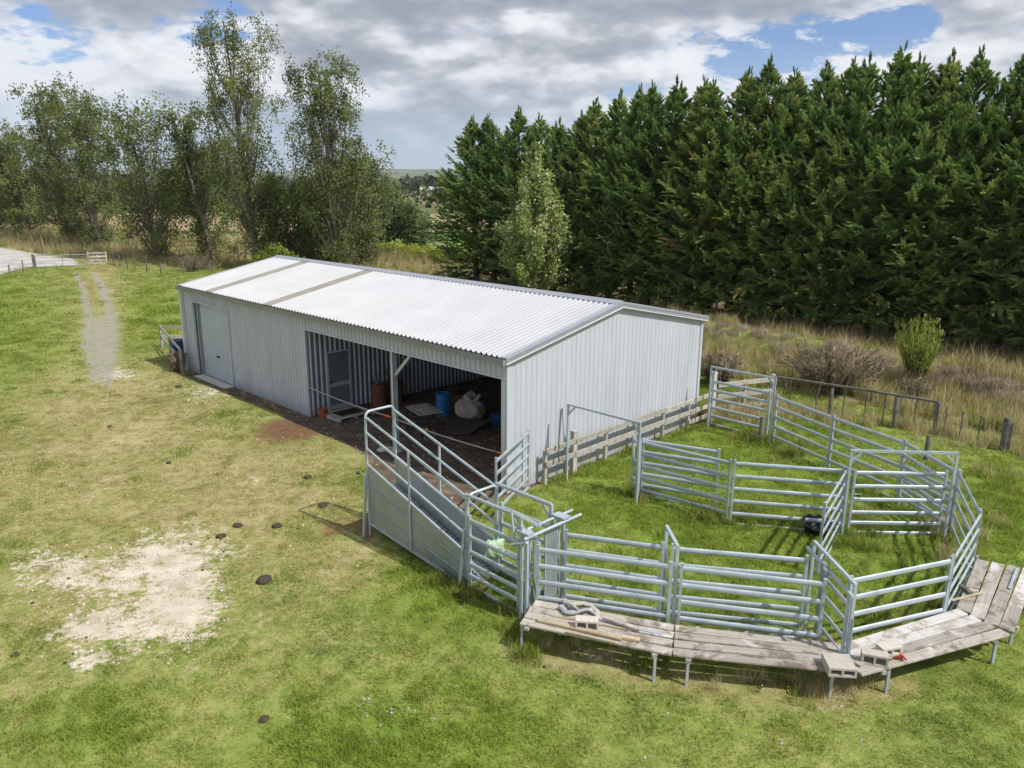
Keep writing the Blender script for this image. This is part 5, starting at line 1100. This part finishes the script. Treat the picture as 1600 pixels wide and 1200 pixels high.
for (y0, y1, dn, sc0) in ((7.2, 14, 42, .9), (14, 20, 30, 1.05), (20, 30, 17, 1.3), (30, 46, 7, 1.8), (46, 80, 2.2, 2.6), (80, 135, .8, 3.2)):
    x, y = cand(y0, y1, dn, int(y0*10)); m_ = masks(x, y); a, b = shedloc(x, y); rn = rg.random(len(x)); nz = fbm(x*.9, y*.9, 31); nz2 = fbm(x*2.2, y*2.2, 32)
    keep = (m_['dirt'] < .40+.15*nz) & (m_['bare']+1.1*(nz2-.5) < .5) & (m_['gravel']+.5*(nz2-.5) < .45) & (m_['red']+.5*(nz2-.5) < .45)  & ~((a > -.2) & (a < 20) & (b > -.2) & (b < 9.6))
    k = np.where(rn < .5, 0, 1); s = np.ones(len(x))*sc0
    dry = m_['dry']+1.0*(nz-.5) > .55; lush = m_['lush']+.8*(nz-.5) > .5; k = np.where(dry, 2+(rn < .5), k); k = np.where(lush & ~(dry & (rn < .3)), 4+(rn < .5), k)
    tall = m_['tall']+.5*(nz-.5) > .5; k = np.where(tall, np.where(rn < .58, 6+(rn < .3), 9), k); s = np.where(tall, (np.minimum(sc0, 1.35) if y0 < 80 else 2.0)*rg.uniform(.6, 1.2, len(x)), s)
    cr = m_['crest']+.5*(nz2-.5) > .45; k = np.where(cr, 10, k); s = np.where(cr, rg.uniform(.8, 1.4, len(x)), s); tall = tall & ~cr
    keep &= ~(tall & (rg.random(len(x)) > (.55 if y0 < 30 else .9)))
    s = s*rg.uniform(.75, 1.25, len(x))*np.where(dry & (rn > .4), .8, 1.0)
    if y0 >= 80: keep &= tall
    if y0 >= 46:   # nothing grows on the gravel road
        E_ = near_e+far_e
        ins = np.zeros(len(x), bool); j = len(E_)-1
        for i in range(len(E_)):
            (ax_, ay_), (bx_, by_) = E_[i], E_[j]; cr_ = ((ay_ > y) != (by_ > y)) & (x < (bx_-ax_)*(y-ay_)/(by_-ay_+1e-9)+ax_); ins ^= cr_; j = i
        keep &= ~ins
    xs.append(x[keep]); ys.append(y[keep]); ks.append(k[keep]); ss.append(s[keep])
# longer tufts round posts and fences, where the mower and the stock do not reach
def tufts(px, n, rad, k=(8, 9), sc=(.6, 1.1), z=0):
    for (x, y) in px:
        g = G(x, y, z); q = rg.normal(size=(n, 2))*rad; xs.append(g.x+q[:, 0]); ys.append(g.y+q[:, 1]); ks.append(rg.choice(k, n)); ss.append(rg.uniform(*sc, n))
def tline(p, q, per_m, rad, k=(8, 9), sc=(.4, .8)):
    a, b = (G(*v) if not isinstance(v, Vector) else v for v in (p, q)); n = max(2, int((b-a).length*per_m)); f = rg.random(n); xs.append(a.x+(b.x-a.x)*f+rg.normal(size=n)*rad); ys.append(a.y+(b.y-a.y)*f+rg.normal(size=n)*rad); ks.append(rg.choice(k, n)); ss.append(rg.uniform(*sc, n))
tufts([(1165, 690), (1230, 715), (1160, 815), (1100, 812), (1330, 850), (1350, 838), (1010, 780), (1200, 690)], 14, .22)
tufts([(800, 955), (735, 940), (715, 930), (690, 915), (805, 990), (820, 1030), (990, 965), (830, 960)], 9, .16, sc=(.5, .9))
tufts([(1300, 1090), (1275, 1085), (1330, 1080)], 12, .14, (6, 7), (.3, .5))
tufts([(1480, 845), (1470, 835), (1485, 880), (1350, 812)], 12, .2, (6, 8, 9), (.4, .8))
tufts([(1540, 740), (1560, 760), (1545, 820), (1575, 700), (1500, 820)], 10, .35, (8, 9, 7), (.5, .9))
tline((830, 965), (1290, 1015), 7, .08); tline((740, 935), (815, 965), 8, .12); tline((1330, 985), (1480, 950), 6, .1); tline((1490, 945), (1535, 850), 6, .1)
tline((1150, 800), (1330, 808), 6, .15, sc=(.4, .9)); tline((1000, 775), (1140, 797), 6, .12); tline((1210, 682), (1500, 800), 5, .12)
tline((1110, 665), (1205, 685), 6, .12); tline(Lc(20.1, 1), Lc(20.2, 9.6), 8, .09, (4, 5, 8), (.5, .9)); tline(Lc(4.5, -.35), Lc(9.6, -.35), 3, .1, (0, 6, 9), (.3, .55)); tline(Lc(-.3, -.2), Lc(-.3, 6), 8, .15, (6, 7, 9), (.4, .8))
tline((820, 1010), (1040, 1060), 5, .2, (4, 8, 7), (.4, .7)); tline((1060, 1062), (1290, 1090), 5, .2, (4, 8, 7), (.4, .7)); tline((590, 850), (715, 930), 3, .2, (4, 5, 8), (.5, .8))
tline(K1, K2, 16, .35, (6, 7), (.5, 1.0)); tline(K2, K4, 12, .35, (6, 7), (.5, .9)); tline(K0, K1, 10, .4, (6, 7), (.6, 1.1)); tline(Lc(20.6, 9.6), Lc(20.3, 13), 22, .5, (6, 7), (.7, 1.3))
X_ = np.concatenate(xs); Y_ = np.concatenate(ys); K_ = np.concatenate(ks); S__ = np.concatenate(ss); Z_ = gh(X_, Y_)
def scatter(name, X_, Y_, Z_, K_, S_s, coll, tilt=.12):
    n = len(X_); me = bpy.data.meshes.new(name); me.vertices.add(n); me.vertices.foreach_set('co', np.stack([X_, Y_, Z_], 1).astype(np.float32).reshape(-1))
    a = me.attributes.new('pick', 'INT', 'POINT'); a.data.foreach_set('value', K_.astype(np.int32)); a = me.attributes.new('size', 'FLOAT', 'POINT'); a.data.foreach_set('value', S_s.astype(np.float32))
    a = me.attributes.new('turn', 'FLOAT_VECTOR', 'POINT'); a.data.foreach_set('vector', np.stack([rg.normal(size=n)*tilt, rg.normal(size=n)*tilt, rg.random(n)*6.28], 1).astype(np.float32).reshape(-1))
    ob = bpy.data.objects.new(name, me); C.objects.link(ob); ng = bpy.data.node_groups.new(name, 'GeometryNodeTree'); ng.interface.new_socket('Geometry', in_out='INPUT', socket_type='NodeSocketGeometry'); ng.interface.new_socket('Geometry', in_out='OUTPUT', socket_type='NodeSocketGeometry')
    gi = ng.nodes.new('NodeGroupInput'); gout = ng.nodes.new('NodeGroupOutput'); ip = ng.nodes.new('GeometryNodeInstanceOnPoints'); ci = ng.nodes.new('GeometryNodeCollectionInfo'); ci.inputs['Collection'].default_value = coll; ci.inputs['Separate Children'].default_value = True; ci.inputs['Reset Children'].default_value = True
    def na(nm, ty): q = ng.nodes.new('GeometryNodeInputNamedAttribute'); q.data_type = ty; q.inputs['Name'].default_value = nm; return q.outputs['Attribute']
    ng.links.new(gi.outputs[0], ip.inputs['Points']); ng.links.new(ci.outputs[0], ip.inputs['Instance']); ip.inputs['Pick Instance'].default_value = True
    ng.links.new(na('pick', 'INT'), ip.inputs['Instance Index']); ng.links.new(na('size', 'FLOAT'), ip.inputs['Scale'])
    e2r = ng.nodes.new('FunctionNodeEulerToRotation'); ng.links.new(na('turn', 'FLOAT_VECTOR'), e2r.inputs[0]); ng.links.new(e2r.outputs[0], ip.inputs['Rotation']); ng.links.new(ip.outputs[0], gout.inputs[0])
    md = ob.modifiers.new('scatter', 'NODES'); md.node_group = ng; return ob
print('grass clumps', len(X_))
gr = scatter('grass', X_, Y_, Z_, K_, S__, src); tag(gr, 'short pasture grass with longer tufts along the rails', 'grass', kind='stuff')
# daisies
fc = bpy.data.collections.new('flower_heads')
for nm, m_, r_ in (('flower_a', 'roof_sheet', .013), ('flower_b', 'yellow_plastic', .011)):
    mb = MB(); mb.lathe([(0, .0), (r_, .006), (r_*.9, .012), (0, .014)], (0, 0, .05), 8); mb.box((0, 0, .025), (.003, .003, .05)); ob = mb.build(nm, m_); C.objects.unlink(ob); fc.objects.link(ob)
fx, fy, fk = [], [], []
for (x, y, sx_, n, k) in ((1260, 640, 45, 30, 0), (1320, 690, 60, 40, 0), (1400, 740, 60, 40, 0), (1440, 700, 70, 30, 0), (1560, 640, 50, 16, 0), (1560, 800, 50, 14, 0), (1120, 780, 30, 16, 0), (1090, 810, 40, 8, 0), (950, 728, 20, 5, 1), (940, 730, 18, 6, 1), (1228, 1085, 25, 5, 1), (600, 1120, 60, 14, 0), (560, 740, 25, 4, 0), (80, 440, 40, 8, 0), (1480, 650, 80, 26, 0), (1330, 745, 30, 14, 0), (1545, 700, 50, 24, 0), (1100, 1150, 200, 12, 0)):
    for i in range(n): g = G(x+rg.normal()*sx_*.5, y+rg.normal()*sx_*.22); fx.append(g.x); fy.append(g.y); fk.append(k)
fx = np.array(fx); fy = np.array(fy); fo = scatter('wildflowers', fx, fy, gh(fx, fy), np.array(fk), rg.uniform(.8, 1.7, len(fx)), fc); tag(fo, 'tiny white daisies and yellow flowers dotted in the grass', 'flowers', kind='stuff')
pc = bpy.data.collections.new('pebbles')
for i in range(3): ob = blob('pebble_%d' % i, ('concrete_pale', 'concrete', 'dung')[i], .03, .024, .014, 70+i, (0, 0, 0), 0, 8, 5, .3); C.objects.unlink(ob); pc.objects.link(ob)
x, y = cand(10, 32, 22, 99); m_ = masks(x, y); ok = ((m_['bare'] > .38) & (rg.random(len(x)) < .9)) | (m_['dirt'] > .5) & (rg.random(len(x)) < .3) | ((m_['dry'] > .6) & (rg.random(len(x)) < .10)); x = x[ok]; y = y[ok]
tag(scatter('gravel_stones', x, y, gh(x, y)-.004, rg.choice((0, 1, 2), len(x), p=(.52, .40, .08)), rg.uniform(.3, 1.15, len(x)), pc, .3), 'small stones and crumbs strewn over the bare ground', 'stones', kind='stuff')
# ---------------------------------------------------------------- the air of the plain
mb = MB(); mb.box((0, 3400, 149), (15000, 8400, 302)); hm, nt, p = mat('air'); nt.nodes.remove(p)
pv = nt.nodes.new('ShaderNodeVolumePrincipled'); pv.inputs['Color'].default_value = (.90, .96, 1, 1); pv.inputs['Density'].default_value = .00009; pv.inputs['Anisotropy'].default_value = .2
L(nt, pv.outputs[0], nt.nodes['Material Output'].inputs['Volume']); M['air'] = hm
tag(mb.build('haze', 'air'), 'thin bluish air over the far plain', 'haze', kind='stuff')
